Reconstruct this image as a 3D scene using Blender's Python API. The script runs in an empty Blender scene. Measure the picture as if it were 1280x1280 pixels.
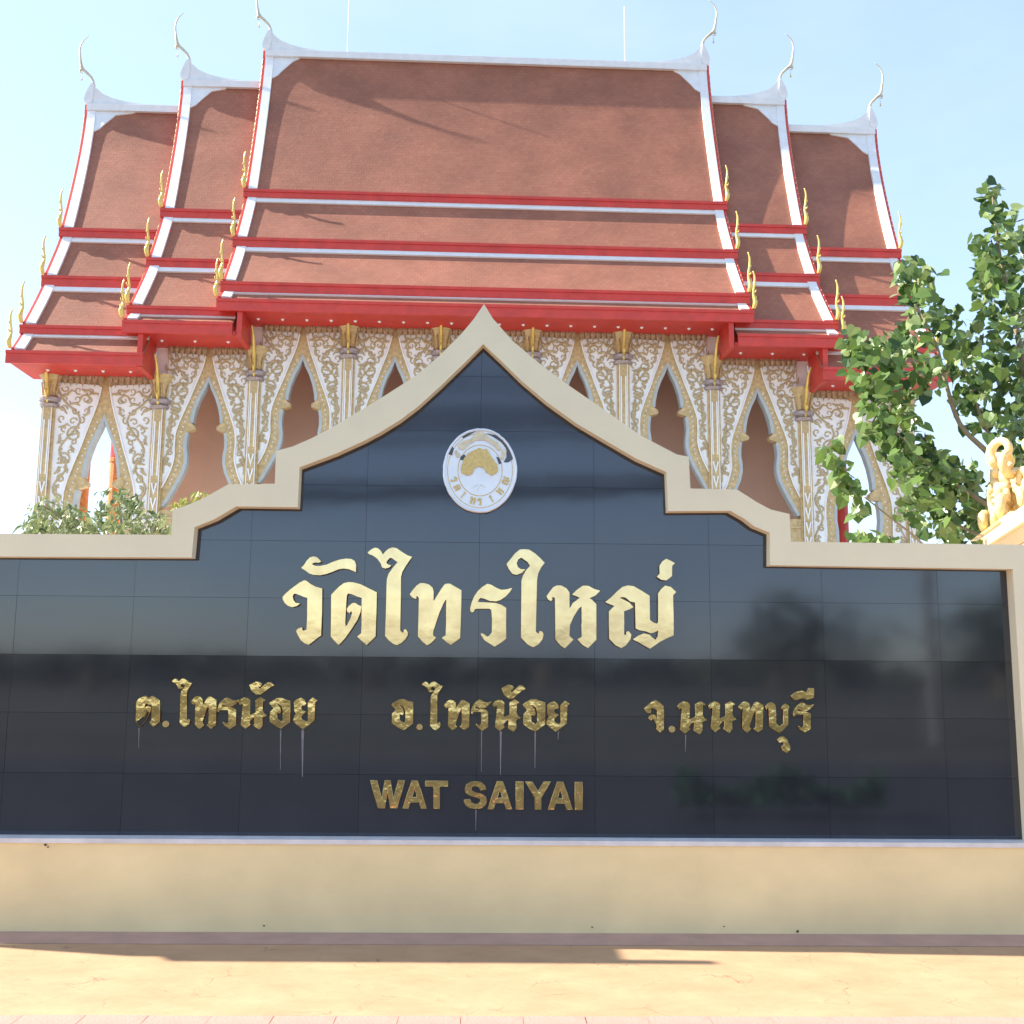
import bpy, bmesh, math, random
from mathutils import Vector, Matrix
R = math.radians
scene = bpy.context.scene
COL = scene.collection
random.seed(7)

# ------------------------------------------------------------------ camera
F, PITCH, ROLL, EYE = 1340.0, R(8.5), R(0.45), 1.65
cam_data = bpy.data.cameras.new('camera')
cam_data.sensor_width = 36.0
cam_data.lens = 36.0 * F / 1280.0
cam_data.clip_end = 3000
cam = bpy.data.objects.new('camera', cam_data); COL.objects.link(cam)
_fw = Vector((0, math.cos(PITCH), math.sin(PITCH))); _up = Vector((0, -math.sin(PITCH), math.cos(PITCH))); _rt = Vector((1, 0, 0))
c_, s_ = math.cos(ROLL), math.sin(ROLL)
rt = _rt * c_ + _up * s_; up = _up * c_ - _rt * s_
m = Matrix((rt, up, -_fw)).transposed().to_4x4(); m.translation = (0, 0, EYE)
cam.matrix_world = m
scene.camera = cam

# ------------------------------------------------------------------ light
SUN_DIR = Vector((-1.0, 0.115, 0.80)).normalized()          # towards the sun
elev = math.asin(SUN_DIR.z); az = math.atan2(SUN_DIR.x, SUN_DIR.y)
world = bpy.data.worlds.new('World'); scene.world = world; world.use_nodes = True
wn = world.node_tree; wn.nodes.clear()
sky = wn.nodes.new('ShaderNodeTexSky'); sky.sky_type = 'NISHITA'; sky.sun_disc = False
sky.sun_elevation = elev; sky.sun_rotation = az
sky.air_density = 1.0; sky.dust_density = 0.7; sky.ozone_density = 1.2
tc = wn.nodes.new('ShaderNodeTexCoord')
mp = wn.nodes.new('ShaderNodeMapping'); mp.inputs['Scale'].default_value = (1.2, 1.2, 3.0)
nz = wn.nodes.new('ShaderNodeTexNoise'); nz.inputs['Scale'].default_value = 1.6; nz.inputs['Detail'].default_value = 6; nz.inputs['Roughness'].default_value = .55
rmp = wn.nodes.new('ShaderNodeValToRGB'); rmp.color_ramp.elements[0].position = .30; rmp.color_ramp.elements[1].position = .70; rmp.color_ramp.elements[0].color = (.28, .28, .28, 1)
mx = wn.nodes.new('ShaderNodeMix'); mx.data_type = 'RGBA'
mul = wn.nodes.new('ShaderNodeMath'); mul.operation = 'MULTIPLY'; mul.inputs[1].default_value = .78
bg = wn.nodes.new('ShaderNodeBackground'); bg.inputs['Strength'].default_value = 0.148
wo = wn.nodes.new('ShaderNodeOutputWorld')
L = wn.links.new
L(tc.outputs['Generated'], mp.inputs[0]); L(mp.outputs[0], nz.inputs[0]); L(nz.outputs[0], rmp.inputs[0])
L(rmp.outputs[0], mul.inputs[0]); L(mul.outputs[0], mx.inputs[0]); L(sky.outputs[0], mx.inputs[6])
mx.inputs[7].default_value = (2.1, 2.65, 3.45, 1)
L(mx.outputs[2], bg.inputs[0]); L(bg.outputs[0], wo.inputs[0])
sun_d = bpy.data.lights.new('sun', 'SUN'); sun_d.energy = 4.6; sun_d.angle = R(0.5); sun_d.color = (1.0, .93, .80)
sun = bpy.data.objects.new('sun', sun_d); COL.objects.link(sun)
sun.rotation_euler = (-SUN_DIR).to_track_quat('-Z', 'Y').to_euler(); sun.location = (-20, 5, 30)
vs = scene.view_settings
vs.view_transform = 'Standard'; vs.look = 'None'; vs.gamma = 1; vs.use_curve_mapping = False
vs.exposure = 1.36

# ------------------------------------------------------------------ measuring: a sight line met with a real plane
def ray(px, py):
    x = (px - 640) / F; y = (640 - py) / F
    x, y = c_ * x - s_ * y, s_ * x + c_ * y
    return Vector((x, math.cos(PITCH) - y * math.sin(PITCH), math.sin(PITCH) + y * math.cos(PITCH)))
class Frame:
    """a place with its own axes: u along the front, v away from the street, z up"""
    def __init__(s, O, yaw):
        s.O = Vector(O); s.yaw = yaw
        s.U = Vector((math.cos(yaw), math.sin(yaw), 0)); s.V = Vector((-math.sin(yaw), math.cos(yaw), 0))
    def hit(s, px, py, v=0.0):
        d = ray(px, py); C = Vector((0, 0, EYE)) - s.O
        t = (v - C.dot(s.V)) / d.dot(s.V); P = C + d * t
        return P.dot(s.U), P.z + s.O.z
d0 = ray(640, 1165); t0 = -EYE / d0.z
WALL = Frame((d0.x * t0, d0.y * t0, 0), R(1.1))
TEMPLE = Frame((-0.77, 29.97, 0), R(2.6))

# ------------------------------------------------------------------ materials
MATS = {}
def mat(name, col, rough=.6, metal=0.0, var=0.12, nscale=3.0, bump=0.0, bscale=40.0, spec=None, ior=None, col2=None, coat=0, stretch=None, coord='Object', bdist=.01):
    if name in MATS: return MATS[name]
    M = bpy.data.materials.new(name); M.use_nodes = True; nt = M.node_tree; b = nt.nodes['Principled BSDF']
    b.inputs['Roughness'].default_value = rough; b.inputs['Metallic'].default_value = metal
    if spec is not None: b.inputs['Specular IOR Level'].default_value = spec
    if ior: b.inputs['IOR'].default_value = ior
    if coat: b.inputs['Coat Weight'].default_value = coat
    t = nt.nodes.new('ShaderNodeTexCoord'); src = t.outputs[coord]
    if stretch:
        q = nt.nodes.new('ShaderNodeMapping'); q.inputs['Scale'].default_value = stretch; nt.links.new(src, q.inputs[0]); src = q.outputs[0]
    n = nt.nodes.new('ShaderNodeTexNoise'); n.inputs['Scale'].default_value = nscale; n.inputs['Detail'].default_value = 8; n.inputs['Roughness'].default_value = .6
    nt.links.new(src, n.inputs[0])
    r = nt.nodes.new('ShaderNodeValToRGB'); r.color_ramp.elements[0].position = .3; r.color_ramp.elements[1].position = .7
    lo = tuple(c * (1 - var) for c in col) if col2 is None else col2
    hi = tuple(min(1, c * (1 + var * .6)) for c in col) if col2 is None else col
    r.color_ramp.elements[0].color = (*lo, 1); r.color_ramp.elements[1].color = (*hi, 1)
    nt.links.new(n.outputs[0], r.inputs[0]); nt.links.new(r.outputs[0], b.inputs['Base Color'])
    if bump:
        n2 = nt.nodes.new('ShaderNodeTexNoise'); n2.inputs['Scale'].default_value = bscale; n2.inputs['Detail'].default_value = 4
        nt.links.new(src, n2.inputs[0])
        bp = nt.nodes.new('ShaderNodeBump'); bp.inputs['Strength'].default_value = bump; bp.inputs['Distance'].default_value = bdist
        nt.links.new(n2.outputs[0], bp.inputs['Height']); nt.links.new(bp.outputs[0], b.inputs['Normal'])
    MATS[name] = M
    return M
cream = mat('cream_paint', (.90, .80, .56), .75, var=.07, nscale=1.5, bump=.25, bscale=120, bdist=.004)
base_paint = mat('base_paint', (.90, .72, .40), .8, var=.12, nscale=1.1, bump=.25, bscale=90, stretch=(1, 1, 1.6), bdist=.004)
def weather_base(M):
    nt = M.node_tree; b = nt.nodes['Principled BSDF']; lk = b.inputs['Base Color'].links[0]; src = lk.from_socket
    t = nt.nodes.new('ShaderNodeTexCoord'); sep = nt.nodes.new('ShaderNodeSeparateXYZ'); nt.links.new(t.outputs['Object'], sep.inputs[0])
    n = nt.nodes.new('ShaderNodeTexNoise'); n.inputs['Scale'].default_value = 2.2; n.inputs['Detail'].default_value = 7; nt.links.new(t.outputs['Object'], n.inputs[0])
    a = nt.nodes.new('ShaderNodeMath'); a.operation = 'MULTIPLY_ADD'; a.inputs[1].default_value = .5; nt.links.new(n.outputs[0], a.inputs[0]); nt.links.new(sep.outputs[2], a.inputs[2])
    mr = nt.nodes.new('ShaderNodeMapRange'); mr.inputs[1].default_value = .22; mr.inputs[2].default_value = .62; mr.inputs[3].default_value = .30; mr.inputs[4].default_value = 0
    nt.links.new(a.outputs[0], mr.inputs[0])
    m = nt.nodes.new('ShaderNodeMix'); m.data_type = 'RGBA'; nt.links.new(mr.outputs[0], m.inputs[0]); nt.links.new(src, m.inputs[6]); m.inputs[7].default_value = (.58, .46, .28, 1)
    nt.links.new(m.outputs[2], b.inputs['Base Color'])
weather_base(base_paint)
white = mat('white_paint', (.80, .79, .80), .6, var=.08, nscale=4)
ledge_w = mat('ledge_white', (.72, .70, .70), .6, var=.15, nscale=6)
red = mat('red_paint', (.62, .052, .036), .42, var=.18, nscale=2.5)
red_dark = mat('red_soffit', (.58, .042, .032), .5, var=.12, nscale=2)
gold_t = mat('temple_gold', (.62, .45, .22), .42, metal=.15, var=.3, nscale=9, bump=.4, bscale=30, bdist=.02)
gold_br = mat('bright_gold_leaf', (.80, .58, .16), .3, metal=.4, var=.2, nscale=6)
carv = mat('carved_gilding', (.55, .43, .25), .5, metal=.2, var=.35, nscale=14)
fringe_m = mat('fringe_gilding', (.50, .34, .22), .5, metal=.1, var=.5, nscale=10, bump=.8, bscale=18, bdist=.05)
panel_w = mat('panel_white', (.90, .90, .90), .5, var=.06, nscale=3)
blue_edge = mat('blue_grey_reveal', (.46, .51, .52), .5, var=.1, nscale=3)
pinkwall = mat('gallery_wall', (.66, .42, .32), .8, var=.07, nscale=.8)
lotus = mat('lotus_mirror', (.42, .34, .34), .3, metal=.4, var=.4, nscale=12, bump=.6, bscale=25, bdist=.03)
letter_m = mat('polished_brass', (.95, .685, .37), .14, metal=1, var=.22, nscale=5, bump=.16, bscale=5, bdist=.012)
letter_s = mat('dark_reflection_brass', (.78, .56, .24), .14, metal=1, var=.3, nscale=6, bump=.9, bscale=7, bdist=.012)  # same brass toned down: dark reflections of the lower lines put into the colour
steel = mat('emblem_steel', (.88, .89, .92), .3, metal=.45, var=.06, nscale=5, bump=.15, bscale=20, bdist=.004)
steel_dk = mat('emblem_dark', (.10, .11, .13), .25, metal=.6, var=.3, nscale=10)
emb_gold = mat('emblem_gold', (.78, .56, .22), .45, metal=.5, var=.2, nscale=40)
mortar = mat('slab_mortar', (.10, .10, .115), .8, var=.2, nscale=8)
stain_m = mat('lime_stain', (.20, .20, .23), .8, var=.3, nscale=20)
bark = mat('bark', (.30, .24, .17), .85, var=.3, nscale=12, bump=.5, bscale=30)
rod_m = mat('rod_paint', (.75, .78, .85), .5)

def granite():
    M = bpy.data.materials.new('black_granite'); M.use_nodes = True; nt = M.node_tree; b = nt.nodes['Principled BSDF']
    t = nt.nodes.new('ShaderNodeTexCoord')
    n = nt.nodes.new('ShaderNodeTexNoise'); n.inputs['Scale'].default_value = 260; n.inputs['Detail'].default_value = 2
    nt.links.new(t.outputs['Object'], n.inputs[0])
    r = nt.nodes.new('ShaderNodeValToRGB'); r.color_ramp.elements[0].position = .35; r.color_ramp.elements[1].position = .8
    r.color_ramp.elements[0].color = (.010, .011, .016, 1); r.color_ramp.elements[1].color = (.028, .030, .040, 1)
    nt.links.new(n.outputs[0], r.inputs[0])
    # dust film in blotches
    n2 = nt.nodes.new('ShaderNodeTexNoise'); n2.inputs['Scale'].default_value = 1.7; n2.inputs['Detail'].default_value = 7
    mp2 = nt.nodes.new('ShaderNodeMapping'); mp2.inputs['Scale'].default_value = (1, 1, .45)
    nt.links.new(t.outputs['Object'], mp2.inputs[0]); nt.links.new(mp2.outputs[0], n2.inputs[0])
    mr = nt.nodes.new('ShaderNodeMapRange'); mr.inputs[1].default_value = .35; mr.inputs[2].default_value = .75; mr.inputs[3].default_value = 0; mr.inputs[4].default_value = .05
    nt.links.new(n2.outputs[0], mr.inputs[0])
    mm = nt.nodes.new('ShaderNodeMix'); mm.data_type = 'RGBA'; nt.links.new(mr.outputs[0], mm.inputs[0]); nt.links.new(r.outputs[0], mm.inputs[6]); mm.inputs[7].default_value = (.35, .36, .38, 1)
    nt.links.new(mm.outputs[2], b.inputs['Base Color'])
    rr = nt.nodes.new('ShaderNodeMapRange'); rr.inputs[3].default_value = .03; rr.inputs[4].default_value = .11; nt.links.new(n2.outputs[0], rr.inputs[0]); nt.links.new(rr.outputs[0], b.inputs['Roughness'])
    b.inputs['IOR'].default_value = 1.92; b.inputs['Specular Tint'].default_value = (.82, .88, 1.0, 1)
    n3 = nt.nodes.new('ShaderNodeTexNoise'); n3.inputs['Scale'].default_value = 3.0; n3.inputs['Detail'].default_value = 1
    nt.links.new(t.outputs['Object'], n3.inputs[0])
    bp = nt.nodes.new('ShaderNodeBump'); bp.inputs['Strength'].default_value = .06; bp.inputs['Distance'].default_value = .01
    nt.links.new(n3.outputs[0], bp.inputs['Height']); nt.links.new(bp.outputs[0], b.inputs['Normal'])
    return M
granite_m = granite()

def roof_tile_mat():
    M = bpy.data.materials.new('clay_roof_tiles'); M.use_nodes = True; nt = M.node_tree; b = nt.nodes['Principled BSDF']
    b.inputs['Roughness'].default_value = .75
    uv = nt.nodes.new('ShaderNodeUVMap')
    br = nt.nodes.new('ShaderNodeTexBrick'); br.inputs['Scale'].default_value = 1.0
    br.inputs['Brick Width'].default_value = .16; br.inputs['Row Height'].default_value = .13; br.inputs['Mortar Size'].default_value = .008; br.inputs['Mortar Smooth'].default_value = .6
    br.inputs['Color1'].default_value = (.315, .112, .066, 1); br.inputs['Color2'].default_value = (.35, .134, .080, 1); br.inputs['Mortar'].default_value = (.27, .096, .058, 1)
    nt.links.new(uv.outputs[0], br.inputs[0])
    n = nt.nodes.new('ShaderNodeTexNoise'); n.inputs['Scale'].default_value = .6; n.inputs['Detail'].default_value = 8
    nt.links.new(uv.outputs[0], n.inputs[0])
    hs = nt.nodes.new('ShaderNodeHueSaturation'); nt.links.new(br.outputs[0], hs.inputs['Color'])
    mr = nt.nodes.new('ShaderNodeMapRange'); mr.inputs[1].default_value = .3; mr.inputs[2].default_value = .7; mr.inputs[3].default_value = .80; mr.inputs[4].default_value = 1.18
    nt.links.new(n.outputs[0], mr.inputs[0]); nt.links.new(mr.outputs[0], hs.inputs['Value']); nt.links.new(hs.outputs[0], b.inputs['Base Color'])
    bp = nt.nodes.new('ShaderNodeBump'); bp.inputs['Strength'].default_value = .35; bp.inputs['Distance'].default_value = .015
    n2 = nt.nodes.new('ShaderNodeTexNoise'); n2.inputs['Scale'].default_value = 7; n2.inputs['Detail'].default_value = 5; nt.links.new(uv.outputs[0], n2.inputs[0])
    ad = nt.nodes.new('ShaderNodeMath'); ad.operation = 'MULTIPLY_ADD'; ad.inputs[1].default_value = .8; nt.links.new(n2.outputs[0], ad.inputs[0])
    iv = nt.nodes.new('ShaderNodeMath'); iv.operation = 'SUBTRACT'; iv.inputs[0].default_value = 1; nt.links.new(br.outputs['Fac'], iv.inputs[1]); nt.links.new(iv.outputs[0], ad.inputs[2])
    nt.links.new(ad.outputs[0], bp.inputs['Height']); nt.links.new(bp.outputs[0], b.inputs['Normal'])
    return M
tile_m = roof_tile_mat()

def leaf_mat(name, cols, trans=.35):
    M = bpy.data.materials.new(name); M.use_nodes = True; nt = M.node_tree; b = nt.nodes['Principled BSDF']
    b.inputs['Roughness'].default_value = .32
    g = nt.nodes.new('ShaderNodeNewGeometry'); r = nt.nodes.new('ShaderNodeValToRGB'); r.color_ramp.interpolation = 'LINEAR'
    while len(r.color_ramp.elements) < len(cols): r.color_ramp.elements.new(.5)
    for i, c in enumerate(cols):
        r.color_ramp.elements[i].position = i / (len(cols) - 1); r.color_ramp.elements[i].color = (*c, 1)
    nt.links.new(g.outputs['Random Per Island'], r.inputs[0]); nt.links.new(r.outputs[0], b.inputs['Base Color'])
    tr = nt.nodes.new('ShaderNodeBsdfTranslucent'); nt.links.new(r.outputs[0], tr.inputs[0])
    ms = nt.nodes.new('ShaderNodeMixShader'); ms.inputs[0].default_value = trans
    out = nt.nodes['Material Output']; nt.links.new(b.outputs[0], ms.inputs[1]); nt.links.new(tr.outputs[0], ms.inputs[2]); nt.links.new(ms.outputs[0], out.inputs[0])
    return M
leaf_m = leaf_mat('heart_leaves', [(.035, .075, .022), (.07, .135, .03), (.15, .24, .06), (.36, .42, .19)])
bush_m = leaf_mat('bush_leaves', [(.07, .11, .035), (.12, .18, .06), (.26, .30, .14), (.38, .40, .22)])
far_leaf = mat('hazed_foliage', (.12, .15, .09), .8, col2=(.07, .09, .055), nscale=1.5)  # lightened: distance haze is put into the leaf colour

# ------------------------------------------------------------------ mesh helpers
class MB:
    def __init__(s): s.v = []; s.f = []; s.uv = None
    def add(s, vs, fs):
        o = len(s.v); s.v += [tuple(p) for p in vs]; s.f += [tuple(i + o for i in f) for f in fs]; return s
    def box(s, x0, x1, y0, y1, z0, z1):
        return s.add([(x0,y0,z0),(x1,y0,z0),(x1,y1,z0),(x0,y1,z0),(x0,y0,z1),(x1,y0,z1),(x1,y1,z1),(x0,y1,z1)],
                     [(0,3,2,1),(4,5,6,7),(0,1,5,4),(1,2,6,5),(2,3,7,6),(3,0,4,7)])
    def prism(s, pts, v0, v1):
        """outline in (u, z), standing between depths v0 (front) and v1"""
        a = sum(pts[i][0]*pts[(i+1)%len(pts)][1] - pts[(i+1)%len(pts)][0]*pts[i][1] for i in range(len(pts)))
        if a < 0: pts = pts[::-1]
        n = len(pts)
        return s.add([(p[0], v0, p[1]) for p in pts] + [(p[0], v1, p[1]) for p in pts],
                     [tuple(range(n)), tuple(range(2*n-1, n-1, -1))] + [(i, i+n, (i+1)%n+n, (i+1)%n) for i in range(n)])
    def tube(s, pts, rad, k=8, flat=1.0):
        pts = [Vector(p) for p in pts]; n = len(pts)
        if not hasattr(rad, '__len__'): rad = [rad]*n
        o = len(s.v); ref = Vector((0, 1, 0))
        for i, p in enumerate(pts):
            t = (pts[min(i+1, n-1)] - pts[max(i-1, 0)]).normalized()
            r_ = ref if abs(t.dot(ref)) < .95 else Vector((1, 0, 0))
            a = t.cross(r_).normalized(); b = t.cross(a).normalized()
            for j in range(k):
                an = 2*math.pi*j/k
                s.v.append(tuple(p + a*math.cos(an)*rad[i] + b*math.sin(an)*rad[i]*flat))
        for i in range(n-1):
            for j in range(k):
                s.f.append((o+i*k+j, o+i*k+(j+1)%k, o+(i+1)*k+(j+1)%k, o+(i+1)*k+j))
        s.f.append(tuple(o+j for j in range(k))[::-1]); s.f.append(tuple(o+(n-1)*k+j for j in range(k)))
        return s
    def lathe(s, prof, cx=0, cy=0, k=16):
        o = len(s.v)
        for r, z in prof:
            for j in range(k):
                an = 2*math.pi*j/k; s.v.append((cx+r*math.cos(an), cy+r*math.sin(an), z))
        for i in range(len(prof)-1):
            for j in range(k): s.f.append((o+i*k+j, o+i*k+(j+1)%k, o+(i+1)*k+(j+1)%k, o+(i+1)*k+j))
        s.f.append(tuple(o+j for j in range(k))[::-1]); s.f.append(tuple(o+(len(prof)-1)*k+j for j in range(k)))
        return s
    def mesh(s, name, m, smooth=False):
        me = bpy.data.meshes.new(name); me.from_pydata(s.v, [], s.f)
        if m: me.materials.append(m)
        if s.uv:
            l = me.uv_layers.new(name='UVMap')
            for lp in me.loops: l.data[lp.index].uv = s.uv[lp.vertex_index]
        if smooth:
            me.shade_smooth()
        me.update(); return me
    def obj(s, name, m, parent=None, smooth=False, **k):
        return link(name, s.mesh(name, m, smooth), parent, **k)
def link(name, data, parent=None, loc=None, rot=None, scale=None, **props):
    o = bpy.data.objects.new(name, data); COL.objects.link(o)
    if parent: o.parent = parent
    if loc: o.location = loc
    if rot: o.rotation_euler = rot
    if scale: o.scale = scale
    for k, v in props.items(): o[k] = v
    return o
def thing(name, label, cat, loc=(0, 0, 0), rz=0, group=None):
    o = bpy.data.objects.new(name, None); COL.objects.link(o); o.empty_display_size = .3
    o.location = loc; o.rotation_euler = (0, 0, rz); o['label'] = label; o['category'] = cat
    if group: o['group'] = group
    return o
def spline(pts, n=6, closed=False):
    """Catmull-Rom through the points"""
    P = [Vector(p) for p in pts]; out = []; N = len(P)
    rng = range(N) if closed else range(N-1)
    for i in rng:
        if closed: a, b, c, d = P[i-1], P[i], P[(i+1) % N], P[(i+2) % N]
        else: a, b, c, d = P[max(i-1, 0)], P[i], P[i+1], P[min(i+2, N-1)]
        for k in range(n):
            t = k/n
            out.append(.5*((2*b) + (c-a)*t + (2*a-5*b+4*c-d)*t*t + (3*b-a-3*c+d)*t**3))
    if not closed: out.append(P[-1])
    return out
def filled(name, loops, depth, m, parent, v, bevel=.0015, **k):
    """flat cut-out letter from closed outlines in (u, z), holes allowed"""
    cu = bpy.data.curves.new(name, 'CURVE'); cu.dimensions = '2D'; cu.fill_mode = 'BOTH'; cu.extrude = depth/2; cu.bevel_depth = bevel; cu.bevel_resolution = 0
    for lp in loops:
        sp = cu.splines.new('POLY'); sp.points.add(len(lp)-1); sp.use_cyclic_u = True
        for i, p in enumerate(lp): sp.points[i].co = (p[0], p[1], 0, 1)
    tmp = bpy.data.objects.new(name, cu)
    me = bpy.data.meshes.new_from_object(tmp); me.name = name
    bpy.data.objects.remove(tmp); bpy.data.curves.remove(cu)
    me.transform(Matrix(((1, 0, 0, 0), (0, 0, -1, 0), (0, 1, 0, 0), (0, 0, 0, 1))))
    me.materials.clear(); me.materials.append(m)
    return link(name, me, parent, loc=(0, v, 0), **k)

# ================================================================== GROUND
gm = mat('asphalt', (.042, .043, .047), .85, var=.2, nscale=2, bump=.4, bscale=60)
def ground_mat(name, col, col2, crack):
    M = mat(name, col, .85, col2=col2, nscale=2.4, bump=.5, bscale=9, bdist=.012, stretch=(1, 1.6, 1))
    nt = M.node_tree; b = nt.nodes['Principled BSDF']; src = b.inputs['Base Color'].links[0].from_socket
    t = nt.nodes.new('ShaderNodeTexCoord')
    v = nt.nodes.new('ShaderNodeTexVoronoi'); v.feature = 'DISTANCE_TO_EDGE'; v.inputs['Scale'].default_value = 4.2
    nn = nt.nodes.new('ShaderNodeTexNoise'); nn.inputs['Scale'].default_value = 5; nn.inputs['Detail'].default_value = 3; nt.links.new(t.outputs['Object'], nn.inputs[0])
    ma = nt.nodes.new('ShaderNodeMix'); ma.data_type = 'VECTOR'; ma.inputs[0].default_value = .22; nt.links.new(t.outputs['Object'], ma.inputs[4]); nt.links.new(nn.outputs[1], ma.inputs[5]); nt.links.new(ma.outputs[1], v.inputs[0])
    n2 = nt.nodes.new('ShaderNodeTexNoise'); n2.inputs['Scale'].default_value = 3.3; nt.links.new(t.outputs['Object'], n2.inputs[0])
    mr = nt.nodes.new('ShaderNodeMapRange'); mr.inputs[1].default_value = 0; mr.inputs[2].default_value = .016; mr.inputs[3].default_value = 1; mr.inputs[4].default_value = 0; nt.links.new(v.outputs[0], mr.inputs[0])
    m2 = nt.nodes.new('ShaderNodeMapRange'); m2.inputs[1].default_value = .5; m2.inputs[2].default_value = .66; m2.inputs[4].default_value = crack; nt.links.new(n2.outputs[0], m2.inputs[0])
    mu = nt.nodes.new('ShaderNodeMath'); mu.operation = 'MULTIPLY'; nt.links.new(mr.outputs[0], mu.inputs[0]); nt.links.new(m2.outputs[0], mu.inputs[1])
    mm = nt.nodes.new('ShaderNodeMix'); mm.data_type = 'RGBA'; nt.links.new(mu.outputs[0], mm.inputs[0]); nt.links.new(src, mm.inputs[6]); mm.inputs[7].default_value = (.24, .13, .08, 1)
    nt.links.new(mm.outputs[2], b.inputs['Base Color'])
    return M
apron_m = ground_mat('cream_concrete', (.50, .32, .185), (.41, .25, .14), 1.0)
pink_m = mat('pink_paving', (.50, .27, .22), .85, var=.12, nscale=5, bump=.4, bscale=60)
edge_m = mat('pink_painted_edge', (.45, .29, .235), .85, var=.14, nscale=4, bump=.3, bscale=60)
soil = mat('dry_soil', (.085, .085, .06), .95, var=.3, nscale=.4, bump=.5, bscale=10)
WY = WALL.O.y; wyaw = WALL.yaw
def gplane(name, u0, u1, v0, v1, z, m, th=None, **k):
    b = MB()
    b.box(u0, u1, v0, v1, z-.3 if th is None else z-th, z)
    return b.obj(name, m, None, loc=(WALL.O.x, WALL.O.y, 0), rot=(0, 0, wyaw), **k)
def gv(px, py):
    """depth behind the sign's foot of a point seen on the ground"""
    d = ray(px, py); t = -EYE/d.z; P = Vector((d.x*t, d.y*t, 0)) - WALL.O
    return P.dot(WALL.U), P.dot(WALL.V)
v_edge = gv(640, 1271)[1]
b = MB(); b.box(-1500, 1500, -1500, 1500, -1.0, -.16); b.obj('ground', soil, kind='structure')
gplane('pavement', -60, 60, v_edge, 1.2, 0, apron_m, kind='structure')
gplane('painted_edge', -60, 60, -.34, -.02, .004, edge_m, th=.003, kind='structure')
pv = gplane('paving_bed', -60, 60, v_edge-1.35, v_edge-.004, -.012, pink_m, kind='structure')
# the paving blocks next to the cream concrete
tb = MB(); tb.box(0, .297, 0, .197, 0, .016); tme = tb.mesh('paving_block', pink_m)
for r_ in range(3):
    for i in range(-11, 12):
        link('paving_block', tme, pv, loc=(i*.30 + .15*(r_ % 2) + .02, v_edge-.20-.2*r_, -.0115 + random.uniform(-.001, .001)), rot=(random.uniform(-.006, .006), random.uniform(-.006, .006), random.uniform(-.01, .01)))
gplane('kerb', -60, 60, v_edge-1.52, v_edge-1.354, 0, mat('kerb_concrete', (.45, .43, .40), .85, var=.15), kind='structure')
gplane('road', -400, 400, v_edge-12, v_edge-1.524, -.13, gm, kind='structure')
gplane('temple_yard', -60, 60, 1.204, 60, -.02, mat('yard_concrete', (.40, .38, .34), .9, var=.15, nscale=.5), kind='structure')

# ================================================================== SIGN WALL
sign = thing('sign_wall', 'cream framed wall with a pointed crest, black polished stone face and brass lettering', 'sign wall', (WALL.O.x, WALL.O.y, 0), wyaw)
REC = .095                                         # how far the stone sits back
outer_px = [(214,668.5),(215.5,637.5),(235,631),(255.6,622),(285,605.5),(343.5,604.6),(345,563.6),(366,558),(390,547.5),(410,537),(445.6,516),(485,492),(520.6,469),(549,445),(577,417),(592,399),(605,380),
            (616,398),(640.6,426),(674,454),(712,482.5),(753,510.6),(802,545),(846,568),(861,571),(863,610.5),(921.4,612),(947.7,628.6),(964,637),(987,642.5),(988.7,677)]
inner_px = [(239.5,697),(243,659),(268,649),(295,633),(372,634),(374.5,584),(420,567),(455,551),(474,541),(500,525),(522.5,508),(549,484),(577,457),(604,430),
            (627.5,452),(652,476),(684,503),(721,529.5),(759,552),(796,573.5),(833,590),(835,639),(913,638.5),(930,648),(943,658),(962.5,666),(962.5,706.5)]
fo = [WALL.hit(*p) for p in outer_px]; fi = [WALL.hit(*p) for p in inner_px]
uR, zR = WALL.hit(1266, 711.5); zbot = WALL.hit(640, 1049)[1]
uc = WALL.hit(604.5, 430)[0]; uL = 2*uc - uR
outL, outR = uL - .16, uR + 2.2
zoL = WALL.hit(0, 667.5)[1]; zoR = WALL.hit(1200, 681.5)[1]; ziL = WALL.hit(0, 696)[1]
body = [(outL, zbot), (outL, zoL)] + fo + [(outR, zoR), (outR, zbot)]
inn = [(uR, zbot), (uR, zR)] + fi[::-1] + [(uL, ziL), (uL, zbot)]
fr = MB(); fr.prism(body + inn, 0, REC + .03)
fr.obj('frame', cream, sign)
bk = MB(); bk.prism(body, REC+.032, REC+.30)
bk.obj('wall_back', cream, sign)
mo = MB(); mo.prism([(p[0], p[1]) for p in [(uL-.05, zbot)] + [(uL-.05, ziL+.03)] + [(a, z+.0) for a, z in fi] + [(uR+.03, zR+.02), (uR+.03, zbot)]], REC+.024, REC+.031)
mo.obj('mortar', mortar, sign)
bs = MB(); bs.box(outL-.05, outR, -.045, REC+.40, -.05, zbot-.030); bs.obj('base', base_paint, sign)
lg = MB(); lg.box(outL-.06, outR, -.055, REC+.02, zbot-.030, zbot-.001); lg.obj('ledge', ledge_w, sign)
sp = MB(); rs2 = random.Random(2)
for x, y, r_ in ((57, 1056, .009), (60, 1059, .006), (997, 1164, .010), (740, 1159, .005), (840, 1057, .005), (330, 1157, .006), (905, 1158, .005)):
    u, z = WALL.hit(x, y, -.05); sp.prism([(u+r_*rs2.uniform(.6, 1.2)*math.cos(a), z+r_*rs2.uniform(.6, 1.2)*math.sin(a)) for a in [k*1.05 for k in range(6)]], -.0495, -.047)
sp.v = [(x, y-.003, z) for x, y, z in sp.v]; sp.obj('dirt_specks', mat('dirt', (.06, .045, .035), .9), sign, kind='stuff')
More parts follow.
